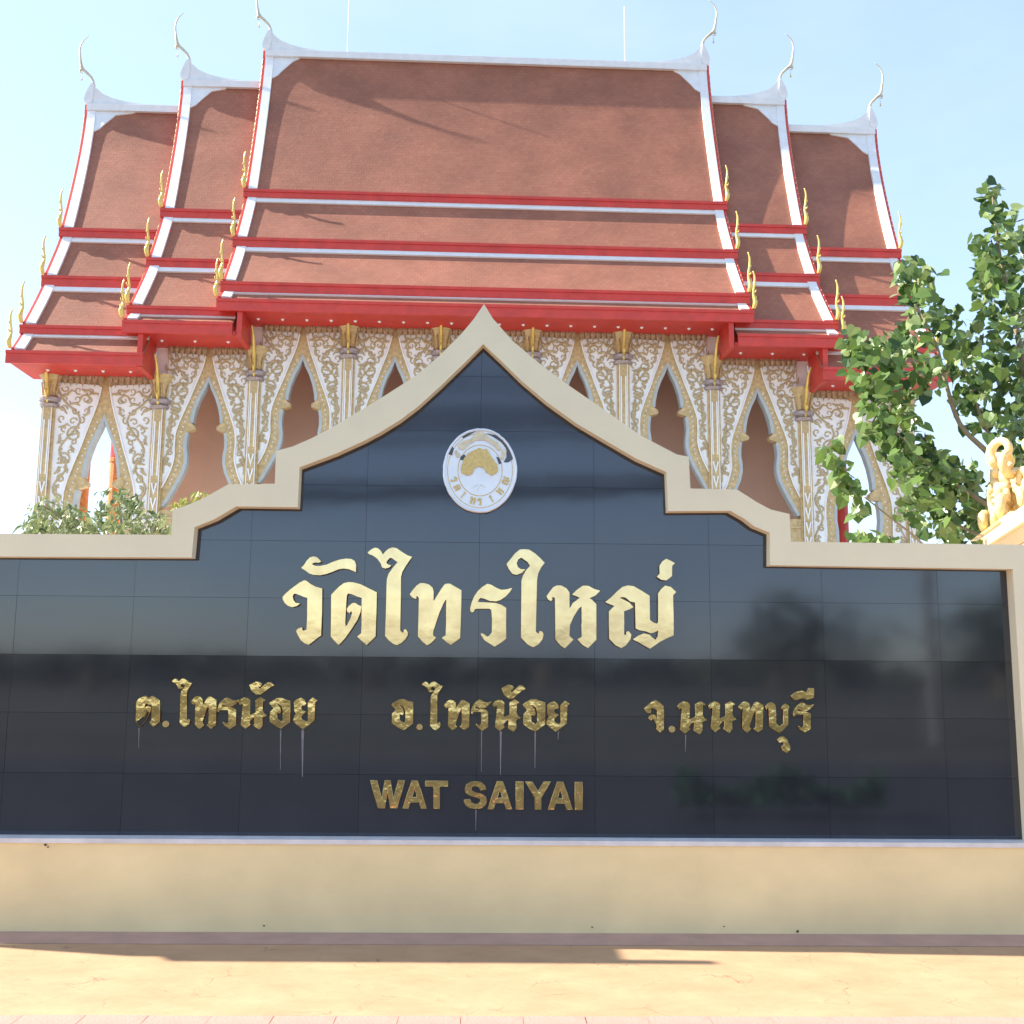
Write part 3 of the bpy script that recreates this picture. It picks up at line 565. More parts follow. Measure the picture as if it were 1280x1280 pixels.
def build_section(key, spans, gables):
    S = secs[key]; W = S['W']; vr = VR; zr = S['ridge']
    reds = [(v, zz(S['x'], y1, v), zz(S['x'], y0, v)) for v, y0, y1 in S['red']]
    S['reds'] = reds
    tops = [(vr, zr)] + [t[0] for t in S['t'][1:]]; bots = [t[1] for t in S['t']]
    profs = [tier_prof(tops[i], bots[i], 1.22 if i == 0 else 1.1, 12 if i == 0 else 6) for i in range(4)]
    zs_ = [zr] + [b_[1] for b_ in bots]
    def warp(x, z):
        # gable ends lean a little outward with height
        if z >= zs_[0]: w = S['T'][0]
        else:
            w = S['T'][4]
            for q in range(4):
                if zs_[q] >= z >= zs_[q+1]: w = S['T'][q]+(S['T'][q+1]-S['T'][q])*(zs_[q]-z)/(zs_[q]-zs_[q+1]); break
        if abs(abs(x)-W) < .95 and (x > 0 and W in gables and x > spans[-1][0]+.01 or x < 0 and x < spans[0][1]-.01): return x + (w-W)*(1 if x > 0 else -1)
        return x
    for (u0, u1) in spans:
        for i in range(4):
            strip(u0, u1, profs[i], 0, 'roof_tiles', tile_m, warp=warp)
            if i:                                   # white band across the head of each lower tier
                w = .22 if i < 3 else .12
                strip(u0, u1, cutprof(profs[i], 0, w), .05, 'white_band', white, .07, warp)
            e = .0 if i < 3 else .0
            v, z0, z1 = reds[i]
            ext = [(.14 if g == u0 else 0) for g in (u0,)]
            ea = (.13 + S['T'][i+1] - W if i < 3 else {'main': .16, 'mid': .30, 'outer': .42}[key])
            a = u0 - (ea if u0 in gables else 0); c = u1 + (ea if u1 in gables else 0)
            mb = MB(); mb.box(a, c, v-.06, v+.02, z0, z1); mb.box(a, c, v-.09, v-.061, z1-.07, z1+.015); 
            mb.obj('eave_board', red, temple)
            if i < 3:                                # underside of each tier's eave
                mb = MB(); mb.box(u0, u1, v+.02, v+.35, z0, z0+.04); mb.obj('eave_soffit', red_dark, temple)
        mb = MB(); rw = .15
        ra, rc_ = (warp(u0, zr) if u0 in gables else u0), (warp(u1, zr) if u1 in gables else u1); mb.box(ra, rc_, vr-rw, vr+rw, zr-.10, zr+.12); mb.box(ra, rc_, vr-.09, vr+.09, zr+.12, zr+.17); mb.obj('ridge_band', white, temple)
        # rear slopes, simple
        zb = 12.2 if key == 'outer' else bots[2][1]
        vb = 2*vr - (tops[0][0] + (bots[2][0]-tops[0][0])*((zr-zb)/(zr-bots[2][1])))
        if key == 'outer': vb = 5.4
        strip(u0, u1, [(vb, zb), (vr, zr)], 0, 'rear_roof', tile_m)
        for g in (u0, u1):
            if g not in gables: continue
            sg = 1 if g > 0 else -1
            # white verge along each tier, red board and gilded teeth outside it
            for i in range(4):
                pr = profs[i]
                if i == 0: pr = [(vr, zr+.12)] + pr
                strip(min(g, g-sg*.26), max(g, g-sg*.26), pr, .07, 'white_verge', white, .2, warp)
                strip(min(g+sg*.002, g+sg*.09), max(g+sg*.002, g+sg*.09), pr, .05, 'barge_board', red, .3, warp)
                tl = sum(math.hypot(pr[j][0]-pr[j-1][0], pr[j][1]-pr[j-1][1]) for j in range(1, len(pr)))
                mb = MB(); k = 0; st = .35
                while st < tl-.3 and i < 3:
                    p = cutprof(pr, st, st+.20)
                    if len(p) >= 2:
                        (va, za), (vb_, zb_) = p[0], p[-1]
                        mb.add([(g+sg*.02, va, za), (g+sg*.12, va, za), (g+sg*.02, vb_, zb_), (g+sg*.12, vb_, zb_), (g+sg*.07, va-.05, za+.04)], [(0,1,4),(1,3,4),(3,2,4),(2,0,4),(0,2,3,1)])
                    st += .26
                mb.v = [(warp(x, z), y, z) for x, y, z in mb.v]
                if mb.v: mb.obj('gable_teeth', gold_t, temple, kind='stuff')
                bv, bz = pr[-1]
                link('finial', HH, temple, loc=(warp(g, bz)+sg*.12, bv-.02, bz+.10), rot=(0, 0, sg*R(60)), scale=(1, 1, .95 if i < 3 else .88))
            # white fillet in the corner under the ridge
            pr = profs[0]; fv = []; ff = []
            for j in range(9):
                t = j/8; w = .28 + .74*(1-t)**1.25 + (.10 if j < 8 else 0); c = cutprof(pr, .02+t*1.0, .03+t*1.0)
                if not c: continue
                p = c[0]; dv, dz = pr[2][0]-pr[1][0], pr[2][1]-pr[1][1]; l = math.hypot(dv, dz); nv_, nz_ = -abs(dz/l)*.04, abs(dv/l)*.04
                for q, uu in enumerate((g-sg*.25, g-sg*w)):
                    fv += [(warp(uu, p[1]), p[0]+nv_, p[1]+nz_), (warp(uu, p[1]), p[0]-nv_*.3, p[1]-nz_*.3)]
            for j in range(len(fv)//4-1):
                o = 4*j; ff += [(o, o+2, o+6, o+4), (o+2, o+3, o+7, o+6)]
            n4 = len(fv); ff += [(n4-4, n4-2, n4-1, n4-3)]
            mb = MB(); mb.add(fv, ff); mb.obj('ridge_fillet', white, temple)
            bx = flange(sg).obj('ridge_flange', white, temple, loc=(warp(g, zr), vr, zr+.165))
            breast(sg).obj('horn_breast', white, temple, loc=(warp(g, zr), vr, zr+.165))
            chofa(sg).obj('horn_finial', mat('horn_gilding', (.62, .54, .40), .45, metal=.2, var=.3, nscale=4), temple, True, loc=(warp(g, zr), vr, zr+.165))
            # the closed gable triangle behind the verge
            mb = MB(); o_ = g - sg*.12
            pts = [(p[0]+.05, p[1]-.05) for i in range(4) for p in profs[i]]
            n = len(pts); back_ = [(vb-.05, zb)]
            poly = pts + [(vb-.05, bots[3][1]), (vb-.05, zb)] if key != 'outer' else pts[:-8] + [(vb-.05, zb)]
            nn_ = len(poly)
            mb.add([(warp(o_, p[1]), p[0], p[1]) for p in poly] + [(warp(o_-sg*.08, p[1]), p[0], p[1]) for p in poly], [tuple(range(nn_)), tuple(range(2*nn_-1, nn_-1, -1))] + [(i, (i+1) % nn_, (i+1) % nn_+nn_, i+nn_) for i in range(nn_)])
            mb.obj('gable', gold_t, temple)
Wm, Wi, Wo = secs['main']['W'], secs['mid']['W'], secs['outer']['W']
build_section('main', [(-Wm, Wm)], (-Wm, Wm))
build_section('mid', [(-Wi, -Wm+.0+.3), (Wm-.3, Wi)], (-Wi, Wi))
build_section('outer', [(-Wo, -Wi+.3), (Wi-.3, Wo)], (-Wo, Wo))

# ---------------- columns, arches, carved panels
UC = [H(x, y, 0)[0] for x, y in ((67,504),(203,504),(320,467),(436,440),(552,441),(667,443),(780,445),(894,480),(1006,521))]
half = [(-(UC[8-i]) + UC[i])/2 for i in range(9)]       # symmetrised
bay = 2.63
cu_ = [-(2.5+1)*bay-3.05, -3.5*bay, -2.5*bay, -1.5*bay, -.5*bay, .5*bay, 1.5*bay, 2.5*bay, 3.5*bay, 3.5*bay+3.05]
LV = {'main': zz(610, 411, -.1), 'mid': zz(240, 433, -.1), 'outer': zz(130, 468, -.1)}
level_col = ['outer', 'outer', 'mid', 'main', 'main', 'main', 'main', 'mid', 'outer', 'outer']
level_bay = ['outer', 'mid', 'main', 'main', 'main', 'main', 'main', 'mid', 'outer']
ZB = 3.4
def column_meshes():
    ms = {}
    b = MB()
    b.box(-.18, .18, -.14, .18, -7.2, -.95); b.box(-.13, .13, -.19, -.141, -7.2, -.95)
    ms['shaft'] = b.mesh('shaft', gold_t)
    b = MB()
    for x in (-.085, .05):
        b.box(x, x+.035, -.203, -.1905, -2.9, -1.35)
    for x in (-.125, .105): b.box(x, x+.022, -.206, -.1905, -7.2, -1.0)
    z = -3.1
    while z > -7.0:
        b.add([(-.09,-.205,z),(-.045,-.205,z),(0,-.205,z-.22),(.045,-.205,z),(.09,-.205,z),(.0,-.205,z-.36),(-.09,-.191,z),(.09,-.191,z),(0,-.191,z-.36)], [(0,5,2,1),(2,5,4,3),(0,6,8,5),(5,8,7,4)])
        z -= .42
    ms['mirror_strip'] = b.mesh('mirror_strip', panel_w)
    b = MB()
    b.lathe([(.17,-1.02),(.26,-.98),(.30,-.90),(.24,-.86),(.31,-.80),(.32,-.72),(.24,-.66)], 0, 0, 16)
    ms['lotus_ring'] = b.mesh('lotus_ring', lotus)
    b = MB()
    b.lathe([(.19,-.66),(.20,-.5),(.22,-.35),(.28,-.18),(.36,-.06),(.38,0),(.30,.02)], 0, 0, 16)
    for a in range(8):
        t = a*math.pi/4+.3; x, y = .235*math.cos(t), .235*math.sin(t)
        b.tube([(x*.9, y*.9, -.64), (x, y, -.45), (x*1.15, y*1.15, -.25)], [.03, .03, .015], 5)
    ms['capital'] = b.mesh('capital', gold_t)
    b = MB(); b.tube([(0,-.24,-.95),(0,-.32,-.5),(0,-.42,-.15),(0,-.62,.22),(0,-.85,.42)], [.04,.05,.05,.045,.03], 6); b.tube([(0,-.3,-.75),(0,-.42,-.62),(0,-.40,-.5)], [.045,.03,.01], 6)
    ms['eave_bracket'] = b.mesh('eave_bracket', gold_br, True)
    return ms
CM = column_meshes()
for i, u in enumerate(cu_):
    z = LV[level_col[i]]
    c = link('column', CM['shaft'], temple, loc=(u, 0, z))
    for k in ('mirror_strip', 'lotus_ring', 'capital', 'eave_bracket'): link(k, CM[k], c)
# half panel: d = distance from the bay's middle, y = drop from the top (both in units of 1/43 m)
K = 1/43.5
edge = [(0,37),(3,43),(7,52),(12.5,63),(17,76),(19.5,88),(20,97),(14.5,102),(16,105.5),(24,107),(26.5,115),(27,126),(25.5,136),(25.5,146),(28,157),(33,168),(39,180),(46,193),(50,200)]
wline = [(4.5,12),(7,24),(11,37),(16.5,52),(22,68),(27.5,82),(33,97),(36.5,110),(37,126),(36.5,140),(39,152),(43.5,165),(50,178)]
def scroll(cx, cz, r, turns, s, th, b, a0=0, v=-.05):
    P = []
    n = int(12*turns)
    for i in range(n+1):
        t = i/n; a = a0 + s*2*math.pi*turns*t; rr = r*(1-.80*t)
        P.append((cx+rr*math.cos(a), v, cz+rr*math.sin(a)))
    b.tube(P, [th*(1-.55*i/n) for i in range(n+1)], 5, flat=.7)
def panel_meshes(hw, zs, inner):
    """hw: half bay width in units; zs: vertical stretch; builds one side (towards +u from the bay's middle)"""
    sx = hw/58.0
    P = lambda d, y: (d*sx*K, -y*zs*K)
    col_e = hw - 7.5
    ed = [P(min(d, col_e/sx), y) for d, y in edge]
    gold = [(0, .10)] + ed + [P(col_e/sx, 206), (col_e*K, .10)]
    r = {}
    b = MB(); b.prism(gold, -.02, .06); r['panel_gold'] = b.mesh('carved_panel', gold_t)
    # reveal: grey-blue thickness following the opening
    b = MB(); n = len(ed)
    ins = []
    for i, (x, z) in enumerate(ed):
        a, c = ed[max(i-1, 0)], ed[min(i+1, n-1)]; dx, dz = c[0]-a[0], c[1]-a[1]; l = math.hypot(dx, dz) or 1
        ins.append((x+dz/l*.095 if i else 0.0, z-dx/l*.05))
    ins = [(max(0, x), z) for x, z in ins]
    vs_ = [(x, -.025, z) for x, z in ed] + [(x, .0, z) for x, z in ins] + [(x, .26, z) for x, z in ins] + [(x, .26, z) for x, z in ed]
    fs = []
    for i in range(n-1):
        if 6 <= i <= 8: continue
        for q in range(3): fs.append((q*n+i, (q+1)*n+i, (q+1)*n+i+1, q*n+i+1))
    b.add(vs_, fs); r['reveal'] = b.mesh('arch_reveal', blue_edge)
    b = MB(); cx, cz = P(15, 102)
    b.prism([P(20.5, 95), P(16, 98.5), P(12.5, 101), P(12.8, 104.5), P(16, 105.6), P(23, 107.5), P(25, 100)], -.045, .22); r['cusp'] = b.mesh('arch_cusp', gold_t)
    wl = [P(min(d, col_e/sx-.5), y) for d, y in wline]
    white_poly = [P(8, 10), P(col_e/sx-1, 8), P(col_e/sx-1, 176)] + wl[::-1][1:]
    b = MB(); b.prism(white_poly, -.05, -.021); r['white'] = b.mesh('white_field', panel_w)
    b = MB(); b.tube([(x, -.065, z) for x, z in spline([(a, c, 0) for a, c in wl], 3) and [(p[0], p[1]) for p in spline([(a, c, 0) for a, c in wl], 3)]], .026, 5); r['border'] = b.mesh('white_border', panel_w)
    # beads along the gold band
    b = MB()
    pts = [((a[0]*.45+c[0]*.55), (a[1]+c[1])/2) for a, c in zip([P(d, y) for d, y in [(6,45),(11,57),(17,70),(21,83),(25,95),(29,108),(31,120),(30,132),(30,144),(33,155),(37,167),(41,178)]], [P(d, y) for d, y in [(8,45),(13,57),(19,70),(23,83),(27,95),(31,108),(32,120),(31,132),(32,144),(35,155),(39,167),(43,178)]])]
    for i in range(len(pts)-1):
        for t in (0, .5):
            x = pts[i][0]*(1-t)+pts[i+1][0]*t; z = pts[i][1]*(1-t)+pts[i+1][1]*t; s_b = .034
            b.add([(x-s_b, -.021, z+s_b*.6), (x-s_b*.2, -.021, z-s_b), (x+s_b, -.021, z+s_b), (x, -.065, z+.01)], [(0,1,3),(1,2,3),(2,0,3)])
    r['beads'] = b.mesh('bead_row', panel_w)
    # scroll work
    b = MB(); vv = -.058
    xm = lambda y: (min(max(8, sum([0])) , 8))
    def lim(y):                                       # inner white line at height y
        for (d0_, y0_), (d1_, y1_) in zip(wline, wline[1:]):
            if y0_ <= y <= y1_: return d0_+(d1_-d0_)*(y-y0_)/(y1_-y0_)
        return wline[-1][0] if y > 100 else wline[0][0]
    ce = col_e/sx-1
    stem = [P(ce-1, 14), P(ce-9, 26), P(lim(48)+9, 44), P(ce-7, 70), P(lim(88)+5.5, 88), P(ce-3, 106), P(lim(124)+3, 124), P(ce-2, 142), P(ce-1, 160)]
    b.tube([(p[0], vv, p[1]) for p in spline([(a, c, 0) for a, c in stem], 4)], .032, 5, flat=.7)
    for (d, y, r0, tn, s0, a0) in ((lim(24)+13, 24, 5.5, 1.2, 1, 0), (lim(50)+14, 57, 8.2, 1.5, -1, 2.2), (lim(82)+10.5, 80, 6.8, 1.4, 1, .6), (lim(100)+6.2, 98, 4.4, 1.3, -1, 2.0), (lim(116)+5, 116, 3.8, 1.2, 1, .5), (lim(134)+4.6, 134, 3.4, 1.2, -1, 2), (lim(150)+3, 150, 2.4, 1, 1, 0)):
        if d+1 > ce+4: continue
        x, z = P(min(d, ce-3), y); scroll(x, z, r0*K*1.2, tn, s0, .034, b, a0, vv)
    rs = random.Random(17)
    y = 15.0; sd_ = 1
    while y < 158:
        a_, c__ = lim(y)+4.5, ce-3.5; wd = c__-a_
        if wd > 4:
            r0 = min(5.2, max(2.2, wd*.17)); n_ = 3 if wd > 26 else (2 if wd > 12 else 1)
            for q in range(n_):
                dd = a_+wd*(q+.5)/n_+rs.uniform(-1, 1); x, z = P(dd, y+rs.uniform(-1.5, 1.5)); scroll(x, z, r0*K, .95, sd_*(1 if q % 2 else -1), .026, b, rs.uniform(0, 6), vv)
        y += 9.5 if wd > 12 else 7; sd_ = -sd_
    leaves = [(ce-6, 20, 150, 9), (lim(20)+9, 16, 200, 7), (ce-12, 38, 30, 12), (lim(40)+8, 40, 110, 9), (ce-4, 50, 160, 8), (lim(62)+5, 60, 60, 8), (ce-4, 66, 100, 8), (ce-5, 84, 150, 8), (lim(76)+4, 74, 60, 6), (ce-3, 94, 120, 7), (lim(92)+3, 93, 60, 6), (ce-3, 112, 110, 7), (ce-2.5, 126, 110, 6), (ce-2.5, 150, 100, 6), (lim(30)+17, 30, 10, 8), (lim(14)+20, 14, 190, 7)]
    for d, y, an, ln in leaves:
        x, z = P(min(d, ce-1.5), y); a = R(an); ln *= K*1.75; dx, dz = math.cos(a), math.sin(a)
        q = [(x, vv, z), (x+dx*ln*.35-dz*ln*.16, vv, z+dz*ln*.35+dx*ln*.16), (x+dx*ln*.8-dz*ln*.02, vv, z+dz*ln*.8+dx*ln*.02), (x+dx*ln-dz*ln*.3, vv, z+dz*ln+dx*ln*.3)]
        b.tube([p for p in q], [.018, .046, .034, .008], 5, flat=.6)
    r['scroll'] = b.mesh('scrollwork', carv)
    # gilded fringe hanging from the eave beam
    b = MB()
    nF = max(5, int(col_e*K/.16)); 
    for i in range(nF):
        x0_ = .04 + i*(col_e*K-.05)/nF; w = (col_e*K-.05)/nF
        b.add([(x0_, -.12, .12), (x0_+w, -.12, .12), (x0_+w*.95, -.15, -.12), (x0_+w*.5, -.13, -.36-.05*(i % 2)), (x0_+w*.05, -.15, -.12), (x0_+w*.5, -.20, -.05)], [(0,4,5),(4,3,5),(3,2,5),(2,1,5),(1,0,5)])
        b.tube([(x0_+w*.2, -.17, .0), (x0_+w*.5, -.20, -.13), (x0_+w*.8, -.17, .0)], .022, 5)
    r['fringe'] = b.mesh('fringe', fringe_m)
    return r
PM = {'main': panel_meshes(58, 1.0, True)}; PM['mid'] = PM['main']; PM['outer'] = panel_meshes(58*3.05/bay, 1.33, False)
for i, lv in enumerate(level_bay):
    uc_ = (cu_[i]+cu_[i+1])/2; z = LV[lv]; S = PM[lv]
    for sg in (1, -1):
        p = link('carved_panel', S['panel_gold'], temple, loc=(uc_, -.02, z), scale=(sg, 1, 1))
        for k, nm in (('reveal', 'arch_reveal'), ('cusp', 'arch_cusp'), ('white', 'white_field'), ('border', 'white_border'), ('beads', 'bead_row'), ('scroll', 'scrollwork'), ('fringe', 'fringe')):
            o = link(nm, S[k], p)
            if k in ('beads', 'scroll', 'fringe'): o['kind'] = 'stuff'
    if lv != 'outer':                                  # where the next bay is lower its neighbour's panel runs on over the column
        for sg, nb in ((-1, i-1), (1, i+1)):
            if 0 <= nb < 9 and LV[level_bay[nb]] < z-.2:
                hwb = (cu_[i+1]-cu_[i])/2; a, c = sorted((sg*(hwb-.19), sg*(hwb+.19)))
                mb = MB(); mb.box(a, c, -.015, .10, LV[level_bay[nb]]-z-1.0, .10); mb.obj('panel_infill', panel_w, temple, loc=(uc_, 0, z))
    # foot block of each arch, below the panels
    for sg in (1, -1):
        hw = (cu_[i+1]-cu_[i])/2-.17
        lo = -206*(1.33 if lv == 'outer' else 1)*K
        mb = MB(); mb.box(min(sg*(hw-.34), sg*hw), max(sg*(hw-.34), sg*hw), -.10, .12, ZB-z, lo+.02); mb.box(min(sg*(hw-.40), sg*hw), max(sg*(hw-.40), sg*hw), -.14, -.101, lo-.25, lo-.18)
        mb.obj('arch_foot', gold_t, temple, loc=(uc_, 0, z))
# beams, eave soffits and the red returns between levels
def zz_r(key, i): return secs[key]['reds'][i]
for key, spans in (('main', [(-Wm-.14, Wm+.14)]), ('mid', [(-Wi-.28, -2.5*bay-.3), (2.5*bay+.3, Wi+.28)]), ('outer', [(-Wo-.4, -3.5*bay-.3), (3.5*bay+.3, Wo+.4)])):
    v, z0, z1 = secs[key]['reds'][3]
    for a, c in spans:
        mb = MB(); mb.box(a, c, v+.02, .30, z0+.06, z0+.12); mb.obj('soffit', red_dark, temple)
        a2 = max(a, -2.5*bay-.05) if key == 'main' else (a+.3+.95 if a < 0 and key != 'main' else a)
        ua, ub = (-2.5*bay-.2, 2.5*bay+.2) if key == 'main' else ((-3.5*bay-.2, -2.5*bay-.3) if key == 'mid' else (-3.5*bay-3.25, -3.5*bay-.3))
        if key != 'main' and a > 0: ua, ub = -ub, -ua
        mb = MB(); mb.box(ua, ub, -.20, .22, LV[key]+.08, z0+.059); mb.obj('beam', red, temple)
        n = int((ub-ua)/.65); bt = MB()
        for j in range(n):
            x = ua+.35+(ub-ua-.7)*j/max(1, n-1); bt.lathe([(.001, -.05), (.035, -.03), (.05, 0)], x, -.75, 8)
        bt.v = [(x, y, zz_+z0+.055) for x, y, zz_ in bt.v]; bt.obj('soffit_studs', panel_w, temple, kind='stuff')
for key, low, uu in (('main', 'mid', 2.5*bay), ('mid', 'outer', 3.5*bay)):
    vlo, zlo0, zlo1 = secs[low]['reds'][3]; vh, zh0, zh1 = secs[key]['reds'][3]
    for sg in (-1, 1):
        a, c = sorted((sg*(uu+.14), sg*(uu+.28)))
        mb = MB(); mb.box(a, c, -1.49, -.205, zlo0-.02, zh0+.058); mb.obj('eave_return', red, temple)
# gallery wall with pilasters, red columns of the end bays, podium
gw = MB(); gw.box(-3.5*bay-.62, 3.5*bay+.62, 2.0, 4.6, ZB, 11.6); gw.obj('gallery_wall', pinkwall, temple)
ce_ = MB(); ce_.box(-3.5*bay+.4, 3.5*bay-.4, .25, 1.99, LV['mid']+.9, LV['mid']+.96); ce_.obj('gallery_ceiling', red_dark, temple)
pod = MB(); pod.box(-13.5, 13.5, -2.2, 8.6, 0, ZB-.4); pod.box(-13, 13, -1.7, 8.1, ZB-.4, ZB); pod.obj('podium', white, temple)
orange = mat('orange_gilding', (.62, .24, .07), .5, var=.35, nscale=12)
for u, v in ((H(146, 600, 3.4)[0], 3.4), (H(98, 630, 1.6)[0], 1.6), (H(1112, 620, 3.4)[0], 3.4), (H(1050, 640, 1.6)[0], 1.6)):
    mb = MB(); mb.lathe([(.24, ZB), (.24, 10.9)], u, v, 14); o = mb.obj('inner_column', red, temple)
    if u > 10 and v < 2: continue
    mb = MB(); mb.lathe([(.25, ZB), (.25, 8.0), (.28, 8.02), (.28, 8.12), (.25, 8.14)], u+.02, v-.01, 14); mb.obj('gilded_band', orange, o)
# window pediment flames against the gallery wall
for bi in (1, 2, 3, 5, 6, 7):
    uc_ = (cu_[bi]+cu_[bi+1])/2
    zf = zz(240, 640, 1.8)
    for sg in (-1, 1):
        fl = [(.95,-1.2),(.95,-.3),(.80,.1),(.92,.35),(.72,.55),(.80,.8),(.62,1.15),(.60,.75),(.50,.45),(.62,.2),(.45,-.1),(.55,-.4),(.40,-1.2)]
        mb = MB(); mb.prism([(uc_+sg*(x+.05), zf+y*.8-.5) for x, y in fl], 1.86, 1.99); mb.obj('window_flame', mat('flame_gilding', (.72, .42, .12), .4, metal=.3, var=.3, nscale=8), temple)
# lightning rods on the ridge
for x, h in ((434, 2.2), (781, 2.2)):
    u = H(x, 70, VR)[0]; mb = MB(); mb.tube([(u, VR, secs['main']['ridge']+.2), (u, VR, secs['main']['ridge']+h)], .012, 5); mb.obj('lightning_rod', rod_m, temple)

# ================================================================== PLANTS
def leaf_verts(P, nrm, ax, L_, heart=True):
    nrm = nrm.normalized(); ax = (ax - nrm*ax.dot(nrm)).normalized(); sd = nrm.cross(ax)
    if heart: o = [(0, .05, 0), (.34, -.08, .03), (.52, .18, .05), (.42, .55, .03), (0, 1.02, -.06), (-.42, .55, .03), (-.52, .18, .05), (-.34, -.08, .03)]
    else: o = [(0, 0, 0), (.16, .25, .03), (.20, .55, .04), (0, 1.05, -.08), (-.20, .55, .04), (-.16, .25, .03)]
    return [P + sd*(a*L_) + ax*(b_*L_) + nrm*(c*L_) for a, b_, c in o]
def leaves_from_clumps(clumps, frame_pt, size, rnd_, heart, dens, droop=.75):
    out = []
    for (x, y, rx, ry, dep, dd) in clumps:
        n = int(rx*ry*math.pi*dens)
        for _ in range(n):
            a = rnd_.uniform(0, 2*math.pi); r_ = math.sqrt(rnd_.random()); 
            if r_ > .75 and rnd_.random() < .4: r_ *= rnd_.uniform(.95, 1.2)
            px, py = x+rx*r_*math.cos(a), y+ry*r_*math.sin(a)
            d = dep + rnd_.gauss(0, dd)
            P = frame_pt(px, py, d)
            ax = Vector((rnd_.gauss(0, .5), rnd_.gauss(0, .5), -droop+rnd_.gauss(0, .35)))
            nrm = Vector((rnd_.gauss(-.1, .7), rnd_.gauss(-.4, .7), rnd_.gauss(.45, .5)))
            out.append((leaf_verts(P, nrm, ax, size*rnd_.uniform(.6, 1.25), heart), d))
    return out
def at(px, py, dist):
    d = ray(px, py); return Vector((0, 0, EYE)) + d*(dist/d.y)
def leaf_faces(n): return [(0, i, i+1) for i in range(1, n-1)]
def plant(name, label, cat, base, clumps, branches, size, seed, m, heart, dens, n_ind, stuffname):
    rr = random.Random(seed); root = thing(name, label, cat, tuple(base))
    L_ = leaves_from_clumps(clumps, at, size, rr, heart, dens)
    L_.sort(key=lambda q: q[1]); ind, rest = L_[:n_ind], L_[n_ind:]
    nv = len(L_[0][0]); fc = leaf_faces(nv)
    for vs_, _ in ind:
        o = vs_[0]; mb = MB(); mb.add([p-o for p in vs_], fc); mb.obj('leaf', m, root, loc=tuple(o-Vector(base)))
    mb = MB()
    for vs_, _ in rest: mb.add([p-Vector(base) for p in vs_], fc)
    mb.obj(stuffname, m, root, kind='stuff')
    for pts, r0, r1 in branches:
        P = spline([Vector(p)-Vector(base) for p in pts], 5); n = len(P)
        mb = MB(); mb.tube(P, [r0+(r1-r0)*i/(n-1) for i in range(n)], 6); mb.obj('branch', bark, root, True)
    return root
dT = 10.5
tree_base = at(1330, 640, dT); tree_base.z = -.02
clT = [(1238,245,14,28,dT,.2),(1262,300,28,40,dT,.3),(1237,330,14,34,dT,.3),(1250,360,34,50,dT,.4),(1268,430,26,60,dT,.4),(1222,300,10,10,dT,.2),(1225,340,9,18,dT,.2),
       (1135,345,20,28,dT,.3),(1150,395,27,42,dT,.35),(1168,345,8,12,dT,.2),(1195,405,30,22,dT,.4),(1215,450,36,34,dT,.4),(1070,430,16,22,dT-.3,.25),(1090,455,34,32,dT-.3,.3),(1115,430,28,20,dT,.3),(1150,460,34,36,dT,.4),
       (1105,510,34,42,dT-.2,.35),(1130,550,34,42,dT-.2,.35),(1150,590,36,36,dT,.4),(1245,500,40,50,dT,.4),(1270,540,22,44,dT,.4),(1180,600,42,34,dT,.4),(1215,620,30,30,dT,.35),(1160,640,40,24,dT,.4),(1200,665,34,20,dT,.4),
       (1035,565,12,12,dT-.5,.12),(1052,590,12,16,dT-.5,.12),(1066,612,14,18,dT-.5,.12),(1074,635,8,12,dT-.5,.1),(1045,555,10,8,dT-.5,.1),(1080,670,22,10,dT-.4,.2),(1110,675,14,8,dT-.4,.2),(1205,500,14,20,dT,.3)]
brT = [([tree_base, at(1335,760,dT), at(1300,650,dT), at(1245,560,dT), at(1215,500,dT)], .03, .008),
       ([at(1290,640,dT), at(1240,572,dT-.3), at(1200,530,dT-.3), at(1180,470,dT-.3), at(1170,430,dT-.3), at(1145,380,dT-.2)], .035, .009),
       ([at(1330,740,dT), at(1290,640,dT), at(1262,590,dT-.2), at(1232,535,dT-.2), at(1212,480,dT-.2), at(1200,440,dT-.2)], .035, .008),
       ([at(1300,690,dT), at(1245,640,dT-.3), at(1205,612,dT-.3), at(1160,580,dT-.3), at(1110,530,dT-.3)], .03, .007),
       ([at(1320,720,dT), at(1250,680,dT-.3), at(1215,665,dT-.3), at(1180,648,dT-.3)], .03, .008),
       ([at(1330,760,dT), at(1230,740,dT-.4), at(1170,695,dT-.5), at(1140,668,dT-.5), at(1108,643,dT-.5), at(1060,605,dT-.5)], .02, .005),
       ([at(1300,660,dT), at(1290,520,dT), at(1268,400,dT), at(1250,320,dT), at(1240,240,dT)], .05, .008)]
plant('broadleaf_tree', 'slender green tree with heart shaped leaves rising behind the right end of the sign wall', 'tree', tree_base, clT, brT, .112, 5, leaf_m, True, .030, 300, 'foliage')
dB = 8.3
bb = at(120, 900, dB); bb.z = -.02
clB = [(62,640,26,22,dB,.2),(45,652,18,14,dB,.2),(100,655,26,14,dB,.2),(140,622,20,14,dB,.2),(150,642,30,22,dB,.25),(184,652,24,15,dB,.25),(120,652,40,16,dB,.25),(206,650,8,12,dB,.2),(90,640,14,12,dB,.2),(165,628,16,14,dB,.2),(80,660,60,10,dB,.25),(180,662,40,8,dB,.25)]
brB = [([bb, at(125,760,dB), at(120,690,dB), at(80,650,dB), at(50,630,dB)], .03, .006), ([bb+Vector((.1,0,0)), at(150,750,dB), at(152,680,dB), at(150,630,dB)], .03, .006), ([bb+Vector((.15,.05,0)), at(170,750,dB), at(185,690,dB), at(200,640,dB)], .025, .006)]
plant('flowering_bush', 'pale green leafy bush behind the left shoulder of the sign wall', 'bush', bb, clB, brB, .075, 9, bush_m, False, .06, 300, 'foliage')
dC = 8.6; bc = at(236, 900, dC); bc.z = -.02
